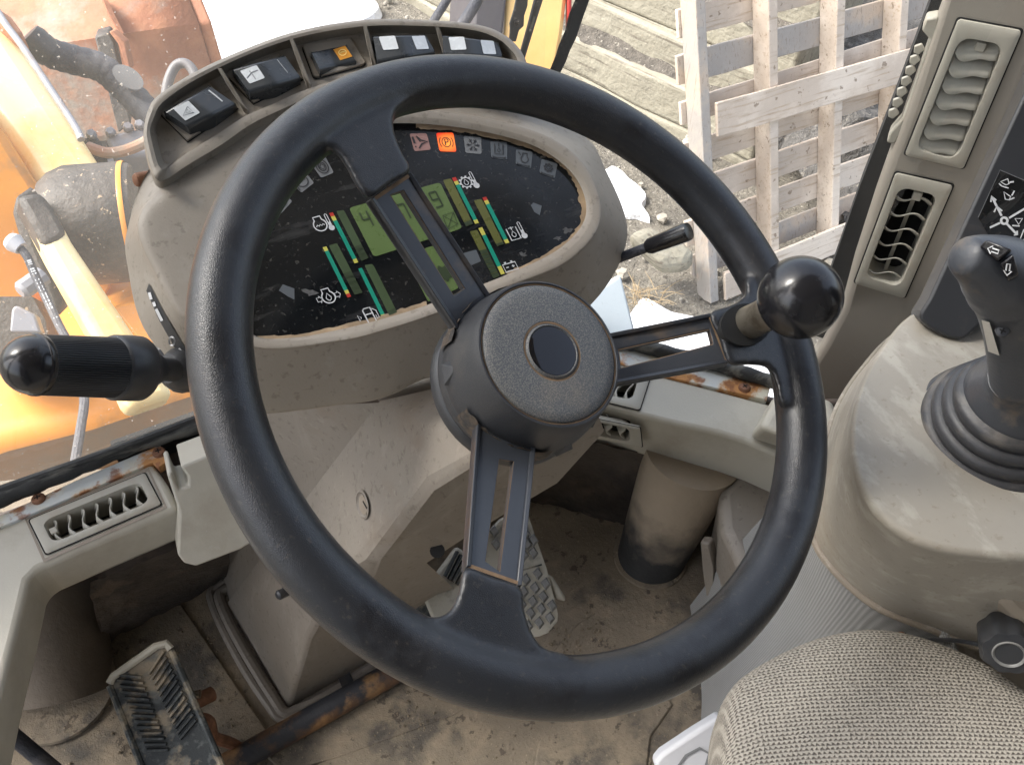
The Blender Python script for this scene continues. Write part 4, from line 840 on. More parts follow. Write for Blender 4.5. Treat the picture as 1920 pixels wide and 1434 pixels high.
for L, mt, dark in (([(630, 396), (645, 394), (691, 484), (678, 490)], m_lcdd, .3), ([(616, 460.5), (632, 456), (680, 549), (665, 553)], m_lcdd, .45), ([(683, 497), (699, 495), (745, 585.5), (730, 592)], m_lcdd, .1),
                    ([(830, 338), (846, 335), (887, 420), (874, 425)], m_lcd2, .1), ([(888, 376), (903, 373), (945, 458), (932, 462)], m_lcd2, .06), ([(880.5, 434), (895, 431), (937, 518), (925, 522)], m_lcd2, .6)):
    o = sheet(rq(L, .1), 'level_bar', mt)
    a, b, c, d = [V(q) for q in L]; k = max(1, round(dark / .1)); m_ = M()
    for j in range(k):
        t0, t1 = 1 - (j + .9) * dark / k, 1 - (j + .05) * dark / k
        m_.poly(gp_.pts([tuple(lerp(a, d, t0)), tuple(lerp(b, c, t0)), tuple(lerp(b, c, t1)), tuple(lerp(a, d, t1))], H2_))
    m_.build('level_segment', m_seg, o, 0)
for s, e_, segs in (((620.5, 399), (668.5, 493), 'r.07y.155g.92y1'), ((608.5, 463), (655, 557), 'y.08g.86y.93r1'), ((675, 503), (721, 597), 'g.92y1'), ((851, 333), (894.5, 419), 'r.08y.155g.92y1'), ((908, 370), (951.5, 456), 'r.07y.15g.92y1'), ((900.6, 427), (943, 514), 'y.16g.83y1')):
    s, e_ = V(s), V(e_); t0 = 0; import re
    root = None
    for c, t1 in re.findall(r'([ryg])([\d.]+)', segs):
        t1 = float(t1); q = [lerp(s, e_, t0), lerp(s, e_, t1)]; w = EX * 3.7
        o = sheet([tuple(q[0] - w), tuple(q[0] + w), tuple(q[1] + w), tuple(q[1] - w)], {'r': 'red_mark', 'y': 'yellow_mark', 'g': 'green_mark'}[c], {'r': m_red, 'y': m_yel, 'g': m_grn}[c], H1); t0 = t1
class Icon:
    def __init__(s, c, sc, ex=EX, ey=EY, pl_=gp_, w=.0009, h=H2_): s.c, s.s, s.m, s.ex, s.ey, s.pl, s.w, s.h = V(c), sc, M(), ex, ey, pl_, w, h
    def q(s, a, b):
        p = s.c + s.ex * a * s.s + s.ey * b * s.s; return s.pl.at(p.x, p.y, s.h)
    def line(s, L, closed=False, w=None): s.m.ribbon([s.q(*p) for p in L], w or s.w, s.pl.n, closed); return s
    def circ(s, a, b, r_, a0=0, a1=360, n=24, w=None):
        cl = a1 - a0 >= 360; N = n if cl else n + 1
        return s.line([(a + r_ * math.cos(R(a0 + (a1 - a0) * k / n)), b + r_ * math.sin(R(a0 + (a1 - a0) * k / n))) for k in range(N)], cl, w)
    def fill(s, L): s.m.poly([s.q(*p) for p in L]); return s
    def dot(s, a, b, r_): return s.fill([(a + r_ * math.cos(k * .3927), b + r_ * math.sin(k * .3927)) for k in range(16)])
    def done(s, mt, par=None, nm='symbol'): return s.m.build(nm, mt, par or dash, 0)
def thermo(c, s=1): return Icon(c, s).line([(-2.2, -6), (-2.2, 17), (0, 19), (2.2, 17), (2.2, -6)], w=.0006).dot(0, -10, 5.5).fill([(-1.4, -9), (1.4, -9), (1.4, 2), (-1.4, 2)])
def drop(ic, a, b, r_): return ic.line([(a, b + r_ * 1.5), (a + r_ * .8, b), (a + r_ * .5, b - r_ * .7), (a, b - r_), (a - r_ * .5, b - r_ * .7), (a - r_ * .8, b)], True, .0006)
def pot(c): return Icon(c, 1).circ(0, 0, 12, 125, 415, 26).line([(-6.9, 9.8), (-6.9, 17), (6.9, 17), (6.9, 9.8)])
pot((600.5, 422)).line([(-8, -2), (-5, 1), (-2.6, -2), (0, 1), (2.6, -2), (5, 1), (8, -2)], w=.0007).done(m_white)
thermo((617.5, 418)).done(m_white)
drop(pot((616, 557)), 0, -1, 6).line([(-22, -4), (-22, 4), (-17, 4), (-17, 7), (-12, 0), (-17, -7), (-17, -4)], True, .0006).line([(13, -4), (13, 4), (18, 4), (18, 7), (23, 0), (18, -7), (18, -4)], True, .0006).done(m_white)
Icon((694, 591), 1).line([(-9, -15), (-9, 12), (-6, 15), (6, 15), (6, -15)]).line([(-13, -15), (10, -15)]).line([(-9, 3), (6, 3)]).line([(8, 12), (14, 6), (14, -8), (10, -10), (10, -2)], w=.0006).line([(-17, 0), (-22, 6), (-22, -6)], True, .0006).done(m_white)
g_ = Icon((874, 342), 1)
g_.circ(0, 0, 9.5, w=.0009); [g_.line([(9.5 * math.cos(k * .628), 9.5 * math.sin(k * .628)), (13 * math.cos(k * .628), 13 * math.sin(k * .628))], w=.0015) for k in range(10)]
drop(g_, 0, -.5, 5).done(m_white); thermo((889, 339)).done(m_white)
drop(Icon((963, 438), 1).line([(-9, 12), (-9, -12), (9, -12), (9, 12)]).line([(0, 14), (0, 8)]).line([(-5, 12), (5, 12)], w=.0006), 0, -2, 5).done(m_white); thermo((979, 433), 1).done(m_white)
Icon((957, 500), 1).line([(-12, -8), (12, -8), (12, 7), (-12, 7)], True).fill([(-8, 7), (-4, 7), (-4, 11), (-8, 11)]).fill([(4, 7), (8, 7), (8, 11), (4, 11)]).line([(-8, 0), (-3, 0)]).line([(3, 0), (8, 0)]).line([(5.5, -2.5), (5.5, 2.5)]).done(m_white)
# warning lamps
def lamp(L, mt, draw, ink=m_ink, nm='warning_lamp'):
    o = sheet(rq(L, .12), nm, mt); c = sum((V(p) for p in L), V((0, 0))) / 4
    ex = ((V(L[1]) - V(L[0])) + (V(L[2]) - V(L[3]))) / 2; ey = ((V(L[0]) - V(L[3])) + (V(L[1]) - V(L[2]))) / 2
    ic = Icon(c, 1 / 36, ex, ey, w=.0008); draw(ic); ic.done(ink, o); return o
lamp([(768, 251), (800, 250), (808, 281), (777, 284)], m_lampr, lambda i: i.line([(0, 0), (-6, 13)]).line([(-6, 13), (2, 4), (15, 0), (2, -4), (-6, -13)], w=.0012).line([(-14, 12), (-13, -2)], w=.0016).dot(-12.5, -9, 1.6))
lp_ = lamp([(817.6, 249.5), (850, 249), (856, 285), (824, 284)], m_lit, lambda i: i.circ(0, 0, 9).circ(0, 0, 14, -40, 40, 12).circ(0, 0, 14, 140, 220, 12).line([(-2.5, -6), (-2.5, 6), (2, 6), (4, 4), (4, 1.5), (2, 0), (-2.5, 0)], w=.001))
lp_['label'] = 'lit orange parking brake lamp'
nl = m_lit.node_tree; tcl = nl.nodes.new('ShaderNodeTexCoord'); sub = nl.nodes.new('ShaderNodeVectorMath'); sub.operation = 'DISTANCE'      # the bulb sits behind the middle of the lens
sub.inputs[1].default_value = (.55, .42, .5); nl.links.new(tcl.outputs['Generated'], sub.inputs[0])
rpl = nl.nodes.new('ShaderNodeValToRGB'); rpl.color_ramp.elements[0].position = .12; rpl.color_ramp.elements[0].color = (1, .30, .04, 1); rpl.color_ramp.elements[1].position = .72; rpl.color_ramp.elements[1].color = (.55, .02, .004, 1)
nl.links.new(sub.outputs['Value'], rpl.inputs[0]); nl.links.new(rpl.outputs[0], nl.nodes['Principled BSDF'].inputs['Emission Color']); nl.nodes['Principled BSDF'].inputs['Emission Strength'].default_value = .42
def snow_i(i):
    for k in range(6):
        a = k * math.pi / 3; c, s = math.cos(a), math.sin(a); i.line([(3 * c, 3 * s), (14 * c, 14 * s)])
        for d in (.5, -.5): i.line([(8 * c, 8 * s), (8 * c + 5 * math.cos(a + d * 1.6), 8 * s + 5 * math.sin(a + d * 1.6))], w=.0006)
lamp([(869, 255), (902, 258), (903, 289), (873, 287)], m_lamp, snow_i)
filt = lambda i: i.line([(-14, -15), (14, -15)], w=.0006).fill([(-14, -12), (-14, -18), (-9, -15)]).fill([(14, -12), (14, -18), (9, -15)])
lamp([(919, 265), (951, 267), (951, 300), (921, 296)], m_lampd, lambda i: drop(filt(i).line([(-9, 13), (-9, -8), (9, -8), (9, 13)]).line([(0, 15), (0, 8)]), 0, 0, 4))
lamp([(967.5, 280), (999, 285), (995.5, 316), (966.5, 308)], m_lampd, lambda i: filt(i).circ(2, -1, 8, 130, 410).line([(-3, 6), (-3, 12), (7, 12), (7, 6)]).line([(-13, 12), (-7, 6)]))
lamp([(1015.5, 298), (1045.7, 307), (1040, 335), (1011, 324)], m_lampd, lambda i: (filt(i).circ(0, 2, 8), i.circ(0, 2, 4), [i.line([(8 * math.cos(k * .785), 2 + 8 * math.sin(k * .785)), (11 * math.cos(k * .785), 2 + 11 * math.sin(k * .785))], w=.0012) for k in range(8)]))
lamp([(580, 302), (608, 290), (626, 324), (602, 334)], m_lamp, lambda i: i.circ(0, 0, 13).circ(0, 0, 8).line([(-6, 0), (0, 6), (6, 0), (0, -6)], True))
lamp([(541, 336), (570, 320), (589, 343), (565, 362)], m_lamp, lambda i: i.circ(0, 0, 12).line([(-8, 0), (-4, 4), (0, 0), (4, 4), (8, 0)]).line([(-16, -14), (-14, 2)]))
lamp([(508, 384), (534, 362), (548, 378), (526, 402)], m_lamp, lambda i: i.circ(0, 0, 9))
for L in ([(995, 385), (1000, 380), (1016, 386), (1012, 404), (1002, 398)], [(523, 545), (530, 533), (552, 541), (552, 562), (540, 556)]):
    sheet(L, 'grey_arrow', m_lampd, H1)
scuff = mat('scuffed_film', (.075, .075, .075), .8, var=.4, vs=300)
rb = random.Random(11)
for c, r_ in (((582, 547), 10), ((1064, 432), 7), ((1046, 447), 6), ((980, 477), 6)):
    L = [(c[0] + r_ * rb.uniform(.4, 1.5) * math.cos(a) * 1.3, c[1] + r_ * rb.uniform(.3, 1.0) * math.sin(a)) for a in [k * .449 for k in range(14)]]
    sheet(L, 'scuff', scuff, H1 * .6)
# black strip with white pictograms on the left flank
def skin(L, nm, mt, par, tree, lift=.0007, sub=6):
    """a thin strip lying on a surface: L = two picture polylines (left side, right side)"""
    a, b = L; A_ = []; B_ = []
    for j in range(sub * (len(a) - 1) + 1):
        k, t = divmod(j, sub); k2 = min(k + 1, len(a) - 1); t /= sub
        p = hit(tree, *lerp(V(a[k]), V(a[k2]), t), lift); q = hit(tree, *lerp(V(b[k]), V(b[k2]), t), lift)
        if p and q: A_.append(p); B_.append(q)
    if len(A_) > 1: return M().loft([A_, B_], closed=False).build(nm, mt, par, 60)
stp = skin([[(276, 545), (300, 600), (326, 646), (348, 682)], [(281, 531), (306, 580), (333, 626), (356, 664)]], 'lever_decal', m_black, dash, shell_t)
if stp:
    for a, b in (((280, 549), (284, 562)), ((288, 567), (291, 575)), ((293, 580), (304, 602)), ((335, 654), (340, 660)), ((343, 664), (350, 676))):
        d = (V(b) - V(a)); s = V((-d.y, d.x)).normalized() * -3
        skin([[tuple(V(a) + s * .2), tuple(V(b) + s * .2)], [tuple(V(a) + s * 2), tuple(V(b) + s * 2)]], 'pictogram', m_white, stp, shell_t, .0014, 3)
    cpt = [hit(shell_t, 325 + 5 * math.cos(k * .4), 638 + 8 * math.sin(k * .4), .0014) for k in range(16)]
    if all(cpt): M().ribbon(cpt, .0012, (CAM - cpt[0]).normalized(), True).build('pictogram', m_white, stp, 0)
sc_ = hit(shell_t, 262, 334, 0) or gp_.at(259, 334, -.02)
M().lathe(gp_.at(262, 337, -.02), V((-.9, -.3, .3)), [(.0055, -.012), (.0055, .001), (.0044, .0036), (.002, .0046)], 20).build('side_screw', m_screw, dash, 40)

# --- switch tray on top of the pod
TH = .024; TF = .010
o_top = [(294, 337), (283, 316), (272, 276), (269, 246), (278, 206), (298, 178), (366, 135), (453, 95), (541, 63), (632, 44), (720, 36), (846, 41), (909, 50), (944, 65), (966, 83), (982, 105), (994, 140)]
o_bot = [(994, 160), (940, 175), (800, 150), (700, 150), (590, 180), (516, 211), (466, 236), (416, 271), (353, 309), (312, 336)]
i_top = [(306, 318), (296, 308), (286, 272), (281, 246), (287, 224), (305, 192), (368, 149), (455, 107), (543, 75), (632, 56), (720, 48), (845, 52), (904, 61), (938, 76), (956, 92), (968, 108), (976, 135)]
i_bot = [(976, 142), (935, 160), (800, 135), (700, 136), (586, 164), (510, 196), (458, 219), (410, 250), (348, 289), (318, 312)]
def tring(L, h): return cr(gp_.pts(L, h), 4, True)
hO = [TH] * 17 + [.0165] * 10; hI = [TH] * 17 + [.0155] * 10
def tr(L, hs): return cr([gp_.at(x, y, h) for (x, y), h in zip(L, hs)], 4, True)
fpx = [(lerp(a[0], 640, .035), lerp(a[1], 150, .0) + 15) if k < 17 else (a[0], a[1] - 10) for k, a in enumerate(i_top + i_bot)]
outer0 = [gp_.at(lerp(a[0], 640, .03), lerp(a[1], 170, .05), -.03) if 3 < k < 16 else gp_.at(a[0] + (3 if k > 2 else 1), a[1] + (20 if k > 16 else 14), .001) for k, a in enumerate(o_top + o_bot)]
outer1 = [gp_.at(lerp(a[0], 640, .015), lerp(a[1], 170, .02), .0) if 3 < k < 16 else gp_.at(a[0] + 1, a[1] + 8, .007) for k, a in enumerate(o_top + o_bot)]
O = o_top + o_bot; I = i_top + i_bot
mid = [((a[0] + b[0]) / 2, (a[1] + b[1]) / 2) for a, b in zip(O, I)]
floor_px = [(lerp(a[0], 640, .02), a[1] + 14) if k < 17 else (a[0], a[1] - 9) for k, a in enumerate(I)]
floor_px[0] = (322, 306); floor_px[1] = (308, 305); floor_px[2] = (299, 278); floor_px[3] = (295, 256); floor_px[26] = (328, 303)
tray = M().loft([cr(outer0, 4, True), cr(outer1, 4, True), tr(O, [h - .006 for h in hO]), tr(O, [h - .001 for h in hO]), tr(mid, [h + .0008 for h in hI]), tr(I, hI), tr(I, [h - .003 for h in hI]), tr(floor_px, [TF] * 27)], False, True).build('switch_tray', m_shell, dash, 45)
tray_t = bvh(tray)
fpl_ = Plane(gp_.at(600, 130, TF), PN_)
for a, b in (((411, 128), (463, 212)), ((546, 73), (581, 166)), ((684, 48), (703, 128)), ((818, 45), (838, 112))):
    a, b = V(a), V(b); m_ = M(); w = V((4.5, 0))
    rows = []
    for hh, s in ((TF - .004, 1.15), (lerp(TF, TH, .6), 1), (None, .75)):
        row = []
        for sgn in (-1, 1):
            for t in (0, .35, .7, .92, 1):
                p = lerp(a, b, t); top_h = lerp(TH, .0172, max(0, (t - .25) / .75)); h = (top_h if hh is None else min(hh, top_h)) if t < 1 else TF - .004 if hh is not None else .012
                row.append((p + w * sgn * s, h))
        rows.append([gp_.at(q.x, q.y, h) for q, h in row[:5] + row[5:][::-1]])
    m_.loft(rows, False, True).build('divider', m_shell, dash, 30, bevel=.0008)
m_switch = mat('switch_plastic', (.04, .045, .05), .26, layers=[((.12, .1, .08), 30, .58, .8, .4)])
def rocker(L, hts, name='rocker_switch', mt=m_switch, base=TF, side=.9, splits=(0, .5, 1)):
    """L: top-face corners A (start), B (end), C (end, near), D (start, near); hts: heights along A-B"""
    A_, B_, C_, D_ = [V(p) for p in L]; tp_ = []; N = 12
    hh = []
    for j in range(N + 1):
        t = j / N
        for k in range(len(splits) - 1):
            if splits[k] <= t <= splits[k + 1]: hh.append(lerp(hts[k], hts[k + 1], (t - splits[k]) / (splits[k + 1] - splits[k]))); break
    hh = [hh[0]] + [(hh[j - 1] + 2 * hh[j] + hh[j + 1]) / 4 for j in range(1, N)] + [hh[-1]]
    far_, near = [], []
    for j in range(N + 1):
        t = j / N; p, q = lerp(A_, B_, t), lerp(D_, C_, t); far_.append(gp_.at(p.x, p.y, base + hh[j])); near.append(gp_.at(q.x, q.y, base + hh[j]))
    fb_ = [p - PN_ * (h + .003) for p, h in zip(far_, hh)]; nb = [p - PN_ * (h + .003) for p, h in zip(near, hh)]
    m_ = M(); m_.loft([fb_, far_, near, nb], closed=False)
    m_.poly([fb_[0], far_[0], near[0], nb[0]]); m_.poly([fb_[-1], far_[-1], near[-1], nb[-1]])
    o = m_.build(name, mt, dash, 30, bevel=.0026, seg=4); return o, bvh(o)
def on(tree, L, nm, mt, par, lift=.0005):
    pts = [hit(tree, x, y, lift) for x, y in L]
    if all(pts): return M().poly(pts).build(nm, mt, par, 0)
def plate(L, par=None):
    o = M().prism(gp_.pts(L, TF - .001), PN_ * .003).build('switch_plate', m_shell, dash, 30, bevel=.0006)
    M().ribbon(gp_.pts(L, TF + .0006), .0012, PN_, True).build('plate_gap', m_void, dash, 0)
    return o
plate([(298, 213), (392, 160), (446, 204), (352, 267)])
o, t_ = rocker([(307, 208), (390, 160), (442, 195), (353, 239)], (.012, .017, .010), splits=(0, .48, 1))
l1 = on(t_, rq([(325, 204.5), (353, 189.5), (375.6, 212), (348, 227)], .08), 'lens', m_lens, o)
def tri_on(t_, L, par, mt, w=.0009):
    pts = [hit(t_, x, y, .0009) for x, y in L]
    if all(pts): M().ribbon(pts, w, (CAM - pts[0]).normalized(), True).build('symbol', mt, par, 0)
m_grey = mat('grey_print', (.3, .32, .34), .5)
tri_on(t_, [(344, 218), (352, 201), (364, 212)], o, m_grey); tri_on(t_, [(349, 213), (352.5, 206), (358, 211)], o, m_grey, .0006)
def line_on(t_, L, par, mt=m_white, w=.0009):
    pts = [hit(t_, x, y, .0008) for x, y in L]
    if all(pts): M().ribbon(pts, w, (CAM - pts[0]).normalized()).build('print_line', mt, par, 0)
line_on(t_, [(391, 171), (404, 181), (417, 192)], o, m_lens)
plate([(428, 148), (520, 104), (568, 150), (475, 196)])
o, t_ = rocker([(435, 128), (532, 102), (564, 146), (468, 174)], (.012, .017, .009), splits=(0, .48, 1))
on(t_, rq([(450, 134), (481, 123), (497, 147), (468.5, 158)], .08), 'lens', m_lens, o)
line_on(t_, [(464, 148), (472, 138), (484, 133)], o, m_grey); line_on(t_, [(468, 134), (474, 141), (480, 150)], o, m_grey); line_on(t_, [(519, 113), (529, 126), (539, 138)], o, m_grey, .0005)
plate(rq([(566, 88), (657, 75), (687, 123), (589, 150)], .1))
o, t_ = rocker([(583, 96), (649, 83), (668, 116), (600, 132)], (.010, .003, .006), splits=(0, .45, 1))
on(t_, [(625, 94), (647, 86.5), (661, 107), (638, 114)], 'lens', m_orange, o)
pts = [hit(t_, 642.5 + 7 * math.cos(k * .45), 100 + 5.6 * math.sin(k * .45), .0009) for k in range(14)]
if all(pts): M().ribbon(pts, .0007, PN_, True).build('symbol', m_paleor, o, 0)
line_on(t_, [(638, 101), (642, 99), (647, 98)], o, m_paleor)
for L, l1, l2 in (([(699, 66), (796, 63), (816, 98), (708, 117)], [(710, 70), (740.5, 68), (748, 93), (719, 95)], [(771, 69), (796, 68), (805, 93), (781, 94)]),
                  ([(829, 64), (934, 76), (942, 108), (832, 104)], [(841, 71), (870, 70), (875, 94), (846, 95)], [(900, 76), (925, 78), (930, 103), (906, 102)])):
    o, t_ = rocker(L, (.012, .018, .011), splits=(0, .5, 1))
    on(t_, rq(l1, .1), 'lens', m_lens, o)
    l2 = [(min(x, L[2][0] - 12), y) for x, y in l2]; on(t_, rq(l2, .1), 'lens', m_lens, o)

# --- stalks beside the pod
gs = thing('gear_stalk', 'black ribbed gear selector stalk with white numbers, left of the wheel', 'gear stalk', P(330, 690, .62))
a = P(345, 694, .62); b = P(-6, 681, .50); ax = (b - a); Ln = ax.length; ax.normalize()
def rp_(px, t): return px * lerp(.62, .50, t) / FPX
tt = lambda x: (345 - x) / 351
prof = [(22, 345), (22, 296), (25, 290), (36, 272), (46, 258), (57, 250), (61, 244), (62, 222), (62, 196), (60, 192), (57.5, 190)]
rad = [(rp_(r_, tt(x)), Ln * tt(x)) for r_, x in prof]
M().lathe(a, ax, rad, 48, True, False).build('stalk_neck', m_black, gs, 40)
x_, y_, _n = basis(ax); NS = 240; rr_ = []
for x, k in ((191, 0), (188, 1), (120, 1), (64, 1), (60, 0)):
    t = tt(x); ring = []
    for i in range(NS):
        an = 2 * math.pi * i / NS; rib = (1 - .05 * k * (i % 3 == 0)) if not (70 < i < 84 or 190 < i < 204) else 1
        ring.append(a + ax * (Ln * t) + (x_ * math.cos(an) + y_ * math.sin(an)) * rp_(57.5, t) * rib)
    rr_.append(ring)
M().loft(rr_).build('ribbed_grip', m_black, gs, 30)
prof = [(57.5, 61), (59.5, 57), (59.5, 52), (57, 50)] + [(57 * math.cos(k * .157), 50 - 46 * math.sin(k * .157)) for k in range(11)]
endk = M().lathe(a, ax, [(rp_(max(r_, .1), tt(x)), Ln * tt(x)) for r_, x in prof], 48, False, True).build('end_button', m_gloss, gs, 40)
nk = bvh(bpy.data.objects['stalk_neck'])
def print_on(tree, txt, c, size, mt, par, rot=0, lift=.0006):
    v, f = glyph(txt, V((0, 0, 0)), V((1, 0, 0)), V((0, 1, 0)), size); ca, sa = math.cos(rot), math.sin(rot)
    w = [hit(tree, c[0] + q.x * ca - q.y * sa, c[1] - (q.x * sa + q.y * ca), lift) for q in v]
    if all(w): M().add(w, f).build('number', mt, par, 0)
print_on(nk, '2', (229, 668), 28, m_grey, gs); print_on(nk, '3', (228, 707), 28, m_grey, gs); print_on(nk, '1', (214, 638), 24, m_grey, gs, -.9)
M().lathe(P(345, 692, .625), ax, [(.016, -.02), (.017, .0), (.015, .008), (.0105, .014)], 24).build('stalk_boot', m_black, gs, 40)
M().hull2([P(x, y, .63) for x, y in [(285, 655), (300, 640), (345, 670), (352, 740), (325, 735), (300, 718)]], [P(x, y, .67) for x, y in [(290, 660), (305, 645), (350, 675), (355, 735), (330, 730), (305, 715)]]).build('stalk_bracket', m_black, gs, 30, bevel=.004)
M().prism([P(x, y, .66) for x, y in [(272, 612), (282, 622), (296, 640), (292, 642), (284, 632)]], V((0, .01, -.01))).build('boot_fin', m_black, gs, 30)
wl = thing('short_lever', 'short black lever with tapered grip at the right side of the dashboard', 'lever', P(1180, 480, .72))
a = P(1140, 492, .74); b = P(1218, 462, .71); c = P(1297, 431, .685); d1 = (c - a).normalized()
M().tube([a, b], .0042, 14).build('lever_shaft', m_hose, wl)
M().lathe(b - d1 * .002, d1, [(.0055, 0), (.0068, .003), (.0078, (c - b).length - .003), (.0072, (c - b).length), (.004, (c - b).length + .0005)], 22).build('lever_grip', m_gloss, wl, 40)

# ================================================================== STEERING WHEEL
WC = P(1034.5, 659.2, .515); WN = (c_r * .415 + c_u * .332 - c_f * .847).normalized(); WX = (V((1, 0, 0)) - WN * WN.x).normalized(); WY = WN.cross(WX)
sw = thing('steering_wheel', 'black three spoke steering wheel with worn grain and a spinner knob', 'steering wheel', WC)
wpl = Plane(WC, WN); RW, TW = .19, .0166
rim = M(); rings = []
for i in range(180):
    an = 2 * math.pi * i / 180; d = WX * math.cos(an) + WY * math.sin(an)
    rings.append([WC + d * (RW + TW * math.cos(k * math.pi / 12)) + WN * (TW * math.sin(k * math.pi / 12)) for k in range(24)])
rings.append(rings[0]); rim.loft(rings)
def pad(L, hb=-.012, ht=.008):
    a_ = cr([V((x, y, 0)) for x, y in L], 4, True); lo = wpl.pts([(p.x, p.y) for p in a_], hb); hi = wpl.pts([(p.x, p.y) for p in a_], ht)
    cen = sum(hi, V()) / len(hi); hi2 = [lerp(p, cen, .05) + WN * .0025 for p in hi]; lo2 = [lerp(p, cen, .08) - WN * .002 for p in lo]
    rim.loft([lo2, lo, hi, hi2], True, True)
pad([(692, 372), (668, 350), (650, 316), (630, 288), (602, 276), (572, 296), (540, 305), (560, 240), (640, 180), (700, 155), (770, 140), (800, 165), (770, 188), (742, 208), (737, 240), (752, 285), (769, 321), (730, 346)])
pad([(872, 1064), (860, 1108), (842, 1146), (812, 1158), (778, 1148), (735, 1150), (760, 1200), (860, 1250), (960, 1282), (1080, 1290), (1100, 1250), (1060, 1226), (1018, 1214), (994, 1180), (982, 1140), (976, 1101), (924, 1082)])
pad([(1331, 588), (1372, 572), (1398, 552), (1400, 520), (1450, 520), (1500, 600), (1510, 700), (1500, 760), (1465, 760), (1453, 715), (1436, 688), (1400, 684), (1366, 682), (1348, 634)], -.012, .006)
ro = rim.build('rim', m_vinyl, sw, 0)
md = ro.modifiers.new('remesh', 'REMESH'); md.mode = 'VOXEL'; md.voxel_size = .0017; md.use_smooth_shade = True
md = ro.modifiers.new('smooth', 'SMOOTH'); md.factor = .5; md.iterations = 9
# spokes: pressed channel bars with a long slot
def spoke(inner, outer, slot):
    """inner / outer: picture points of the bar ends (left, right); slot: 4 picture points (inner l, inner r, outer r, outer l)"""
    hi, ho = -.030, -.004
    q = [wpl.at(*inner[0], hi), wpl.at(*inner[1], hi), wpl.at(*outer[1], ho), wpl.at(*outer[0], ho)]
    n = (q[1] - q[0]).cross(q[3] - q[0]).normalized(); n = n if n.dot(WN) > 0 else -n
    bp = Plane(q[0], n); s = bp.pts(slot)
    def ringp(h, o=0): return s if o else q
    th = n * -.006; m_ = M()
    O = q; I = s
    m_.add(O + I + [p + th for p in O] + [p + th for p in I], [(0, 1, 5, 4), (1, 2, 6, 5), (2, 3, 7, 6), (3, 0, 4, 7), (8, 12, 13, 9), (9, 13, 14, 10), (10, 14, 15, 11), (11, 15, 12, 8), (0, 8, 9, 1), (1, 9, 10, 2), (2, 10, 11, 3), (3, 11, 8, 0), (4, 5, 13, 12), (5, 6, 14, 13), (6, 7, 15, 14), (7, 4, 12, 15)])
    o = m_.build('spoke', m_spoke, sw, 30, bevel=.0012)
    for e0, e1, inn in ((q[0], q[3], q[1]), (q[1], q[2], q[0])):
        w = (inn - e0).normalized(); f = M()
        f.hull2([e0 - n * .007, e1 - n * .007, e1 + w * .0035 - n * .007, e0 + w * .0035 - n * .007], [e0 + n * .0022, e1 + n * .0022, e1 + w * .0028 + n * .0012, e0 + w * .0028 + n * .0012])
        f.build('flange', m_spoke, o, 30, bevel=.0006)
    M().ribbon([lerp(s[k], s[(k + 1) % 4], t) + n * -.0005 for k in range(4) for t in (0, .5)], .0007, n, True).build('slot_edge', m_ochre, o, 0)
    # dried dirt line where the bar meets its pad
    M().ribbon([lerp(q[3], q[2], t) + n * .0012 + (q[0] - q[3]).normalized() * .0012 for t in (.03, .3, .6, .97)], .0022, n).build('dirt_line', m_ochre, o, 0)
spoke(((862, 629), (932, 578)), ((694, 374), (768, 324)), [(851, 554), (872, 541), (757, 357), (732, 365)])
spoke(((1105, 729), (1100, 635)), ((1366, 681), (1331, 589)), [(1165, 690), (1160, 655), (1331, 617), (1338, 645)])
spoke(((1005, 815), (893, 797)), ((976, 1100), (873, 1064)), [(964, 864), (936, 860), (910, 1052), (938, 1072)])
# hub
prof = [(.048, -0.0517), (.0545, -0.0498), (.0550, -0.0461), (.0538, -0.0432), (.0538, -0.0414), (.0543, -0.0376), (.0538, -0.0320), (.0522, -0.0226), (.0494, -0.0085), (.0480, -0.0033), (.0470, -0.0011), (.0460, -0.0009), (.0450, -0.0021), (.0446, -0.0038)]
M().lathe(WC, WN, prof, 72, True, True).build('hub', m_hub, sw, 50)
M().lathe(WC, WN, [(.0441, -.004), (.0442, -.0016), (.0433, -.0004), (.038, .0006), (.022, .0012), (.0195, .0012), (.0190, .0006), (.0178, .0004), (.017, .0018), (.0163, .0022), (.0156, .001)], 72, True, True).build('hub_cap', m_hubcap, sw, 50)
M().lathe(WC, WN, [(.0446, -.0018), (.0452, -.0014)], 72, False, False).build('ring_groove', m_ochre, sw, 0)
M().lathe(WC, WN, [(.0192, .0009), (.0180, .0008)], 60, False, False).build('emblem_ring', m_ochre, sw, 0)
M().lathe(WC, WN, [(.0156, .0008), (.0155, .0016), (.012, .0019), (.0, .0020)], 60, False, True).build('emblem_disc', m_glassdisc, sw, 60)
m_skirt = M().lathe(WC, WN, [(.0538, -.0462), (.0541, -.0458), (.0541, -.0442), (.0538, -.0438)], 72, False, False).build('skirt_seam', m_ochre, sw, 0)
M().lathe(WC, WN, [(.053, -.064), (.0553, -.062), (.0553, -.056), (.053, -.053)], 60).build('lower_ring', m_black, sw, 40)
for k in range(10):
    an = R(20 + 36 * k); d = WX * math.cos(an) + WY * math.sin(an); s = WN.cross(d)
    def hp(t, h, out): 
        r_ = lerp(.0543, .0494, (h + .038) / .029); return WC + d * (r_ + out) + s * t + WN * h
    M().hull2([hp(-.0075, -.038, -.002), hp(.0075, -.038, -.002), hp(.0055, -.020, -.003), hp(-.0055, -.020, -.003)], [hp(-.0070, -.0375, .0024), hp(.0070, -.0375, .0024), hp(.0012, -.028, .0004), hp(-.0012, -.028, .0004)]).build('grip_notch', m_hub, sw, 30, bevel=.0005)
m_pack = mat('packed_hub_dirt', (.085, .066, .05), .85, var=.35, vs=120, layers=[((.03, .03, .032), 90, .5, .64, .8)], bump=[('noise', 260, .0008)])
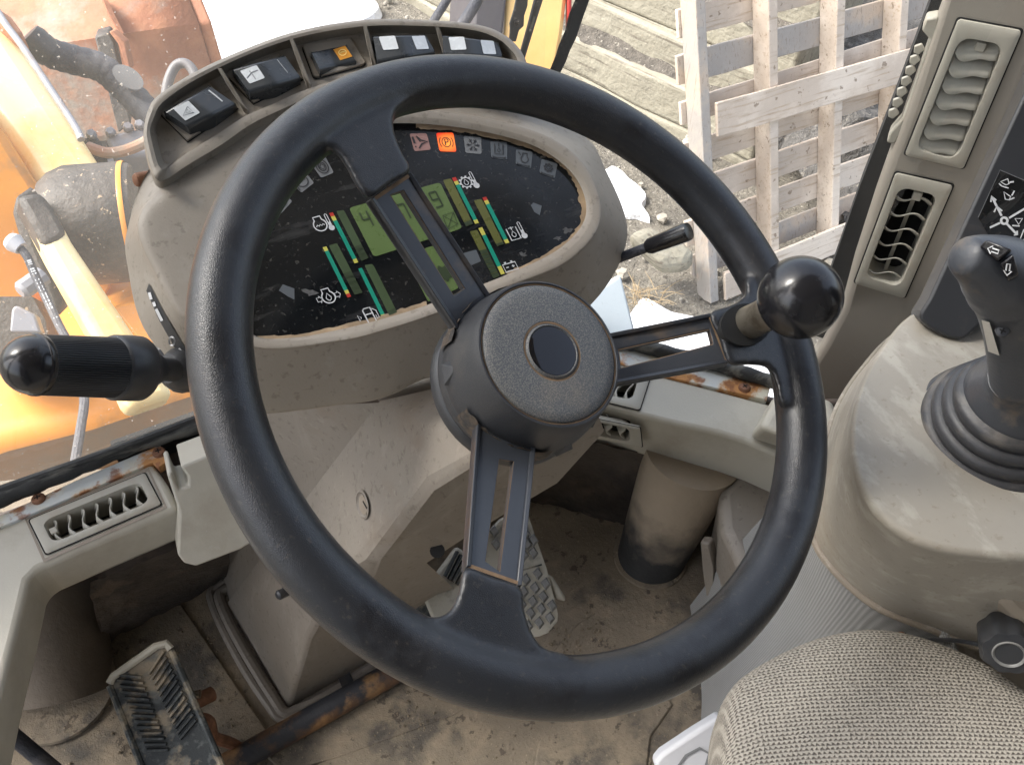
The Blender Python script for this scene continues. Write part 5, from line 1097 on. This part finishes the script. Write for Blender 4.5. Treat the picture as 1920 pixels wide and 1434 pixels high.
for px, py in ((875, 566), (940, 846), (1150, 672)):
    q = wpl.at(px, py, -.03) - WC; an0 = math.atan2(q.dot(WY), q.dot(WX)); rows = []; rbd = random.Random(px)
    for h, r_ in ((-.044, .0556), (-.036, .0562), (-.027, .0546)):
        rows.append([WC + (WX * math.cos(an0 + t) + WY * math.sin(an0 + t)) * (r_ + rbd.uniform(0, .0006)) + WN * (h + (rbd.uniform(-.003, .003) if h > -.035 else 0)) for t in [(-.5 + k / 20) * 1.15 for k in range(21)]])
    M().loft(rows, closed=False).build('packed_dirt', m_pack, sw, 40)
# spinner knob
ka = wpl.at(1392, 612, .002); kb = P(1500, 558, .522)
M().lathe(ka - (kb - ka).normalized() * .006, kb - ka, [(.0125, 0), (.0125, .012), (.0115, .014), (.0110, .03), (.012, .05)], 28).build('knob_stem', m_stem, sw, 40)
kb_o = M().ball(kb, .0254, 40, 24).build('spinner_knob', m_gloss, sw, 60)
skt = wpl.at(1390, 612, .0098); sx_ = (wpl.at(1450, 590, .0098) - skt).normalized(); sy_ = WN.cross(sx_)
M().loft([[skt + sx_ * (.004 + .023 * math.cos(k * .2618)) + sy_ * (.0145 * math.sin(k * .2618)) + WN * h for k in range(24)] for h in (-.004, .0012)], True, True).build('knob_socket', m_void, sw, 40)

# ================================================================== RIGHT SIDE
rc_ = thing('right_console', 'pale scuffed console carrying the joystick, right of the wheel', 'console', Z(1800, 900, .5))
top = [(1712, 586), (1664, 638), (1626, 698), (1604, 764), (1599, 832), (1610, 892), (1642, 955), (1702, 1004), (1775, 1030), (1860, 1041), (1960, 1045), (2250, 1040), (2250, 420), (1990, 420), (1850, 500)]
low = [(1690, 620), (1620, 690), (1574, 760), (1548, 840), (1530, 930), (1527, 1002), (1562, 1062), (1642, 1132), (1748, 1176), (1850, 1215), (1990, 1240), (2280, 1240), (2250, 500), (1990, 480), (1840, 540)]
T0 = cr([Z(x, y, .60) for x, y in top], 5, True); L0 = cr([Z(x, y, .43) for x, y in low], 5, True)
ct = sum(T0, V()) / len(T0); rings = [L0] + [[lerp(a, b, t) for a, b in zip(L0, T0)] for t in (.25, .5, .75, .93)]
for s, z in ((1.0, -.004), (.985, -.0005), (.965, .0005), (.6, .001)): rings.append([V((lerp(ct.x, p.x, s), lerp(ct.y, p.y, s), p.z + z)) for p in T0])
M().loft(rings, False, True).build('console_body', m_console, rc_, 60)
M().tube([p + V((0, 0, -.002)) for p in L0[:50]], .004, 10).build('lower_bead', m_wallp, rc_)
bk2 = M().hull2([P(x, y, .62) for x, y in [(1838, 1080), (1990, 1060), (2050, 1250), (1900, 1150)]], [P(x, y, .72) for x, y in [(1790, 1160), (1990, 1100), (2050, 1330), (1880, 1240)]]).build('side_box', m_wallp, rc_, 30, bevel=.006)
M().hull2([P(x, y, .78) for x, y in [(1752, 1176), (1830, 1140), (2000, 1240), (2000, 1420), (1780, 1300)]], [P(x, y, .86) for x, y in [(1740, 1190), (1830, 1150), (2000, 1250), (2000, 1440), (1770, 1330)]]).build('lower_panel', m_wallp, rc_, 30, bevel=.006)
fs = thing('side_cloth', 'grey ribbed cloth panel curving below the console beside the seat', 'cloth panel', Z(1450, 1200, .1))
ue = cr([Z(x, y, .426) for x, y in [(1500, 900), (1529, 1004), (1563, 1064), (1642, 1134), (1748, 1178), (1770, 1196), (1800, 1260)]], 8)
le = cr([Z(x, y, .002) for x, y in [(1290, 1140), (1312, 1290), (1312, 1400), (1340, 1540), (1450, 1660), (1600, 1720), (1800, 1800)]], 8)
rows = []
for t in [k / 10 for k in range(11)]:
    rows.append([lerp(a, b, t) + V((-.02, -.012, 0)) * (-math.sin(t * math.pi)) for a, b in zip(ue, le)])
M().loft(rows, closed=False).build('cloth', m_fabric, fs, 60)
M().tube([p + V((0, -.001, .002)) for p in ue], .0045, 10).build('edge_piping', m_fabric, fs)
screw(fs, P(1701, 1184, .742), -c_f, .008)
tag(M().tube(cr([P(x, y, d) for x, y, d in [(1690, 1200, .75), (1740, 1200, .72), (1790, 1200, .69), (1850, 1210, .66)]], 6), .0018, 8).build('thin_wire', m_black, center=True), 'thin black wire running from the cloth panel to the lobed knob', 'wire')

# joystick
js = thing('joystick', 'black joystick with ribbed boot, rocker buttons and pale label on its grip', 'joystick', Z(1872, 815, .6))
jb = Z(1872, 815, .593); jst = P(1914, 718, .575); jax = ((jst - jb).normalized() * .6 + V((0, 0, .4))).normalized()
prof = [(.062, 0)]
for k in range(5):
    r0 = .0615 - .0052 * k; h0 = .001 + .0105 * k
    prof += [(r0, h0 + .001), (r0 + .0008, h0 + .004), (r0, h0 + .0075), (r0 - .003, h0 + .0098), (r0 - .0055, h0 + .0102)]
prof += [(.034, .054)]
M().lathe(jb, jax, prof, 64).build('boot', m_boot, js, 60)
ctop = jb + jax * .054; cax = jst + (P(1909, 670, .555) - jst) * .25 - ctop
M().lathe(ctop - cax.normalized() * .004, cax, [(.036, 0), (.0375, .004), (.036, .010), (.030, .019), (.0235, .027), (.0205, .033), (.019, cax.length + .004)], 48).build('boot_cone', m_grip, js, 60)
jp = [(1914, 720, .575, 52), (1909, 670, .555, 52), (1903, 620, .535, 54), (1899, 575, .518, 62), (1892, 535, .502, 76), (1874, 512, .488, 72), (1845, 494, .478, 56), (1814, 481, .472, 40)]
pts = cr([P(x, y, d) for x, y, d, r_ in jp], 5); rr2 = []
for i in range(len(pts)):
    k, f = divmod(i, 5); k2 = min(k + 1, len(jp) - 1); rr2.append(lerp(jp[k][3] * jp[k][2], jp[k2][3] * jp[k2][2], f / 5) / FPX)
e = (pts[-1] - pts[-2]).normalized(); rl_ = rr2[-1]; pl0 = pts[-1]
for k in range(1, 7):
    a = k / 6 * math.pi / 2; pts.append(pl0 + e * rl_ * .5 * math.sin(a)); rr2.append(max(.0006, rl_ * math.cos(a)))
grip = M().tube(pts, rr2, 32).build('grip', m_grip, js, 60, sub=1); gt = bvh(grip)
on(gt, [(1843, 597), (1857, 601), (1876, 664), (1856, 657)], 'label_plate', m_label, js, .0012)
sc = hit(gt, 1880, 620, .0)
if sc: screw(js, sc, (CAM - sc), .0042, m_grip)
bh = hit(gt, 1872, 490, 0) or P(1872, 490, .46); nb = (CAM - bh).normalized() + c_r * -.12; bpj = Plane(bh + nb.normalized() * .002, nb)
def jbtn(L, h0, L2, nm):
    o = M().hull2([bpj.at(x, y, -.012) for x, y in L], [bpj.at(x, y, h) for (x, y), h in zip(L2, h0)]).build(nm, m_gloss, js, 30, bevel=.0012); return o
b1 = jbtn([(1834, 466), (1850, 450), (1899, 472), (1872, 496)], (.004, .006, .009, .007), [(1836, 463), (1851, 449), (1898, 468), (1871, 490)], 'rocker_button')
b2 = jbtn([(1873, 496), (1900, 474), (1911, 518), (1890, 530)], (.007, .009, .004, .003), [(1874, 496), (1900, 476), (1910, 515), (1890, 527)], 'rocker_button')
def arrow(par, c, ang, s):
    ca, sa = math.cos(ang), math.sin(ang); t_ = bvh(par)
    L = [(0, 1.0), (.7, .25), (.3, .25), (.3, -.9), (-.3, -.9), (-.3, .25), (-.7, .25)]
    pts = [hit(t_, c[0] + (x * ca - y * sa) * s, c[1] - (x * sa + y * ca) * s, .0022) for x, y in L]
    if all(pts): M().ribbon(pts, .0007, (CAM - pts[0]).normalized(), True).build('arrow', m_white, par, 0)
arrow(b1, (1866, 469), 1.25, 11); arrow(b2, (1890, 502), 3.0, 11)

# black panel with control pictograms behind the joystick
kp = Plane(P(1770, 625, .70), (-.55, -.55, .63))
cp_ = thing('control_panel', 'black upright panel with white control pictograms behind the joystick', 'control panel', kp.at(1850, 400))
M().prism(kp.pts([(1724, 588), (1726, 600), (1745, 617), (1780, 634), (1802, 637), (1818, 629), (1842, 606), (2000, 560), (2250, 100), (2010, -30), (1928, 160), (1852, 322), (1778, 482), (1742, 560)]), -kp.n * .035).build('panel_body', m_black, cp_, 30, bevel=.006, seg=3)
ds = M().poly(kp.pts([(1834, 408), (1875, 319), (2010, 376), (2000, 520), (1900, 520)], .0008)).build('decal_sheet', m_panel, cp_, 0)
M().ribbon(kp.pts([(1834, 408), (1875, 319), (2010, 376)], .0009), .0006, kp.n).build('decal_edge', m_lamp, cp_, 0)
def kline(L, w=.0016, closed=False, par=ds): M().ribbon(kp.pts(L, .0014), w, kp.n, closed).build('pictogram', m_white, par, 0)
kline([(1883 + 6 * math.cos(k * .4488), 414 + 6 * math.sin(k * .4488)) for k in range(14)], .0018, True)
kline([(1878, 405), (1870, 389)]); kline([(1869, 387), (1860, 370)]); kline([(1864, 398), (1869, 387), (1879, 396)], .0013); kline([(1858, 379), (1859, 368), (1868, 376)], .0013)
kline([(1892, 409), (1922, 391)]); kline([(1875, 418), (1856, 427)]); kline([(1888, 420), (1907, 440)]); kline([(1901, 441), (1907.5, 440), (1907, 433)], .0013)
kline([(1876, 341), (1889.5, 335.5), (1892, 345), (1886, 347)], .0009, True); kline([(1873, 344), (1878, 349), (1884, 351), (1891, 353)], .0009); kline([(1893, 342), (1901, 341)], .0012)
kline([(1882, 360), (1885, 374), (1892, 375), (1895, 369)], .0009, True); kline([(1902, 358), (1897, 367)], .0011); kline([(1892, 375), (1902, 371)], .0011)
kline([(1903, 410), (1917, 410), (1910, 421)], .0009, True); kline([(1898, 423), (1912, 424)], .0011); kline([(1920, 430), (1909, 458), (1925, 445)], .0009)

# vented pillar
h_ = V((math.cos(R(-50)), math.sin(R(-50)), 0)); pn = V((-.766, -.643, 0)); pil = Plane(P(1690, 335, .95), pn)
pr = thing('vented_pillar', 'beige pillar trim with stacked air vents right of the pallet view', 'pillar', pil.at(1640, 600))
L = [(1788, -60), (1770, 0), (1700, 196), (1640, 366), (1600, 490), (1576, 580), (1540, 650), (1490, 730), (1450, 850), (1560, 900), (1640, 800), (1700, 640), (1720, 598), (1745, 566), (1780, 484), (1852, 324), (1925, 165), (2010, -60)]
VU = [(1797, 34), (1697, 288), (1806, 314), (1916, 56)]; VW = [(1680, 322), (1603, 528), (1696, 556), (1787, 346)]
M().prism_holes(pil.pts(L), [vent_hole(pil, VU), vent_hole(pil, VW)], -pn * .05).build('pillar_trim', m_pillar, pr, 30, bevel=.013, seg=4, weld=True)
Lb = [(1768, -60), (1746, 0), (1674, 190), (1612, 350), (1560, 500), (1515, 625)]; Rb = [(1800, -60), (1786, 0), (1712, 200), (1650, 370), (1610, 500), (1560, 640)]
M().prism(pil.pts(Lb + Rb[::-1], -.02), -pn * .03).build('window_rubber', m_void, pr, 30)
vent(pr, pil, VU, 7, 1, .11, .93, .15, .82, lift=.004, depth=.03)
vent(pr, pil, VW, 6, 2, .1, .9, .16, .82, lift=.004, depth=.03)
sv = M().prism(pil.pts([(1728, 58), (1736, 36), (1760, 32), (1757, 62), (1700, 228), (1678, 272), (1662, 268), (1668, 250), (1692, 222), (1742, 74)], -.004), -pn * .02).build('vent_frame', m_vent, pr, 30, bevel=.002)
for k in range(7):
    c = lerp(V((1722, 92)), V((1674, 212)), k / 6)
    M().prism(pil.pts([(c.x - 8, c.y - 4), (c.x + 6, c.y - 9), (c.x + 12, c.y + 2), (c.x, c.y + 12), (c.x - 9, c.y + 8)], -.008), -pn * .004).build('slat', m_vent, sv, 30, bevel=.001)

# seat
st_ = thing('driver_seat', 'driver seat cushion in light and dark tweed at the lower right corner', 'seat', Z(1650, 1400, .4))
sl_ = [(1335, 1480), (1346, 1410), (1352, 1335), (1372, 1286), (1432, 1243), (1512, 1207), (1592, 1189), (1652, 1188), (1722, 1202), (1802, 1233), (1872, 1270), (1940, 1322), (2120, 1460), (2350, 1750), (1900, 2000), (1250, 1900)]
SO = cr([Z(x, y, .45) for x, y in sl_], 6, True); sc_c = sum(SO, V()) / len(SO)
def srt(s, z): return [V((lerp(sc_c.x, p.x, s), lerp(sc_c.y, p.y, s), z)) for p in SO]
M().loft([srt(.93, .36), srt(.985, .39), srt(1, .425), srt(.998, .442), srt(.988, .454), srt(.965, .462), srt(.92, .467), srt(.78, .471), srt(.5, .473), srt(.2, .474)], True, True).build('cushion', m_tweed, st_, 60)
M().loft([srt(.9, .33), srt(.9, .365)], True, True).build('seat_pan', m_black, st_, 40)
wt = Plane(P(1290, 1400, .76), (-.3, -.5, .8))
o = M().prism(wt.pts([(1226, 1428), (1240, 1412), (1300, 1372), (1352, 1340), (1372, 1380), (1372, 1470), (1240, 1470)]), -wt.n * .02).build('white_lever', m_tagw, smooth=30, bevel=.004, seg=3, center=True)
tag(o, 'white plastic lever under the front corner of the seat', 'lever')
M().prism(wt.pts([(1275, 1432), (1290, 1405), (1318, 1398), (1326, 1420), (1300, 1440)], .0), wt.n * .002)
o2 = M().ribbon(wt.pts([(1272, 1436), (1286, 1416), (1312, 1402), (1330, 1412), (1322, 1440)], .0012), .0025, wt.n).build('raised_mark', m_lamp, o, 0)
kn = thing('lobed_knob', 'black lobed adjuster knob with pale ring beside the seat', 'knob', P(1890, 1230, .6))
kax = (-c_f * .8 - c_r * .35 - c_u * .35).normalized(); kc = P(1892, 1225, .62); x_, y_, _n = basis(kax)
rings = []
for r_, hh in ((.016, -.028), (.019, -.024), (.019, -.004), (.0172, .0), (.0135, .0005)):
    rings.append([kc + kax * hh + (x_ * math.cos(a) + y_ * math.sin(a)) * (r_ * (1 + (.045 * math.cos(8 * a) if r_ > .016 else 0))) for a in [k * math.pi / 40 for k in range(80)]])
M().loft(rings, True, True).build('knob_body', m_black, kn, 50)
M().lathe(kc, kax, [(.0112, .0008), (.0106, .0020), (.0096, .0014), (.009, .0004), (.0, .0003)], 36, False, True).build('pale_ring', m_stud, kn, 50)
# black lever at the lower left edge
o = M().tube([P(-40, 1328, .92), P(20, 1375, .93), P(110, 1450, .95), P(160, 1500, .96)], .0085, 14).build('black_lever', m_hose, center=True)
tag(o, 'dark round lever crossing the lower left corner', 'lever')
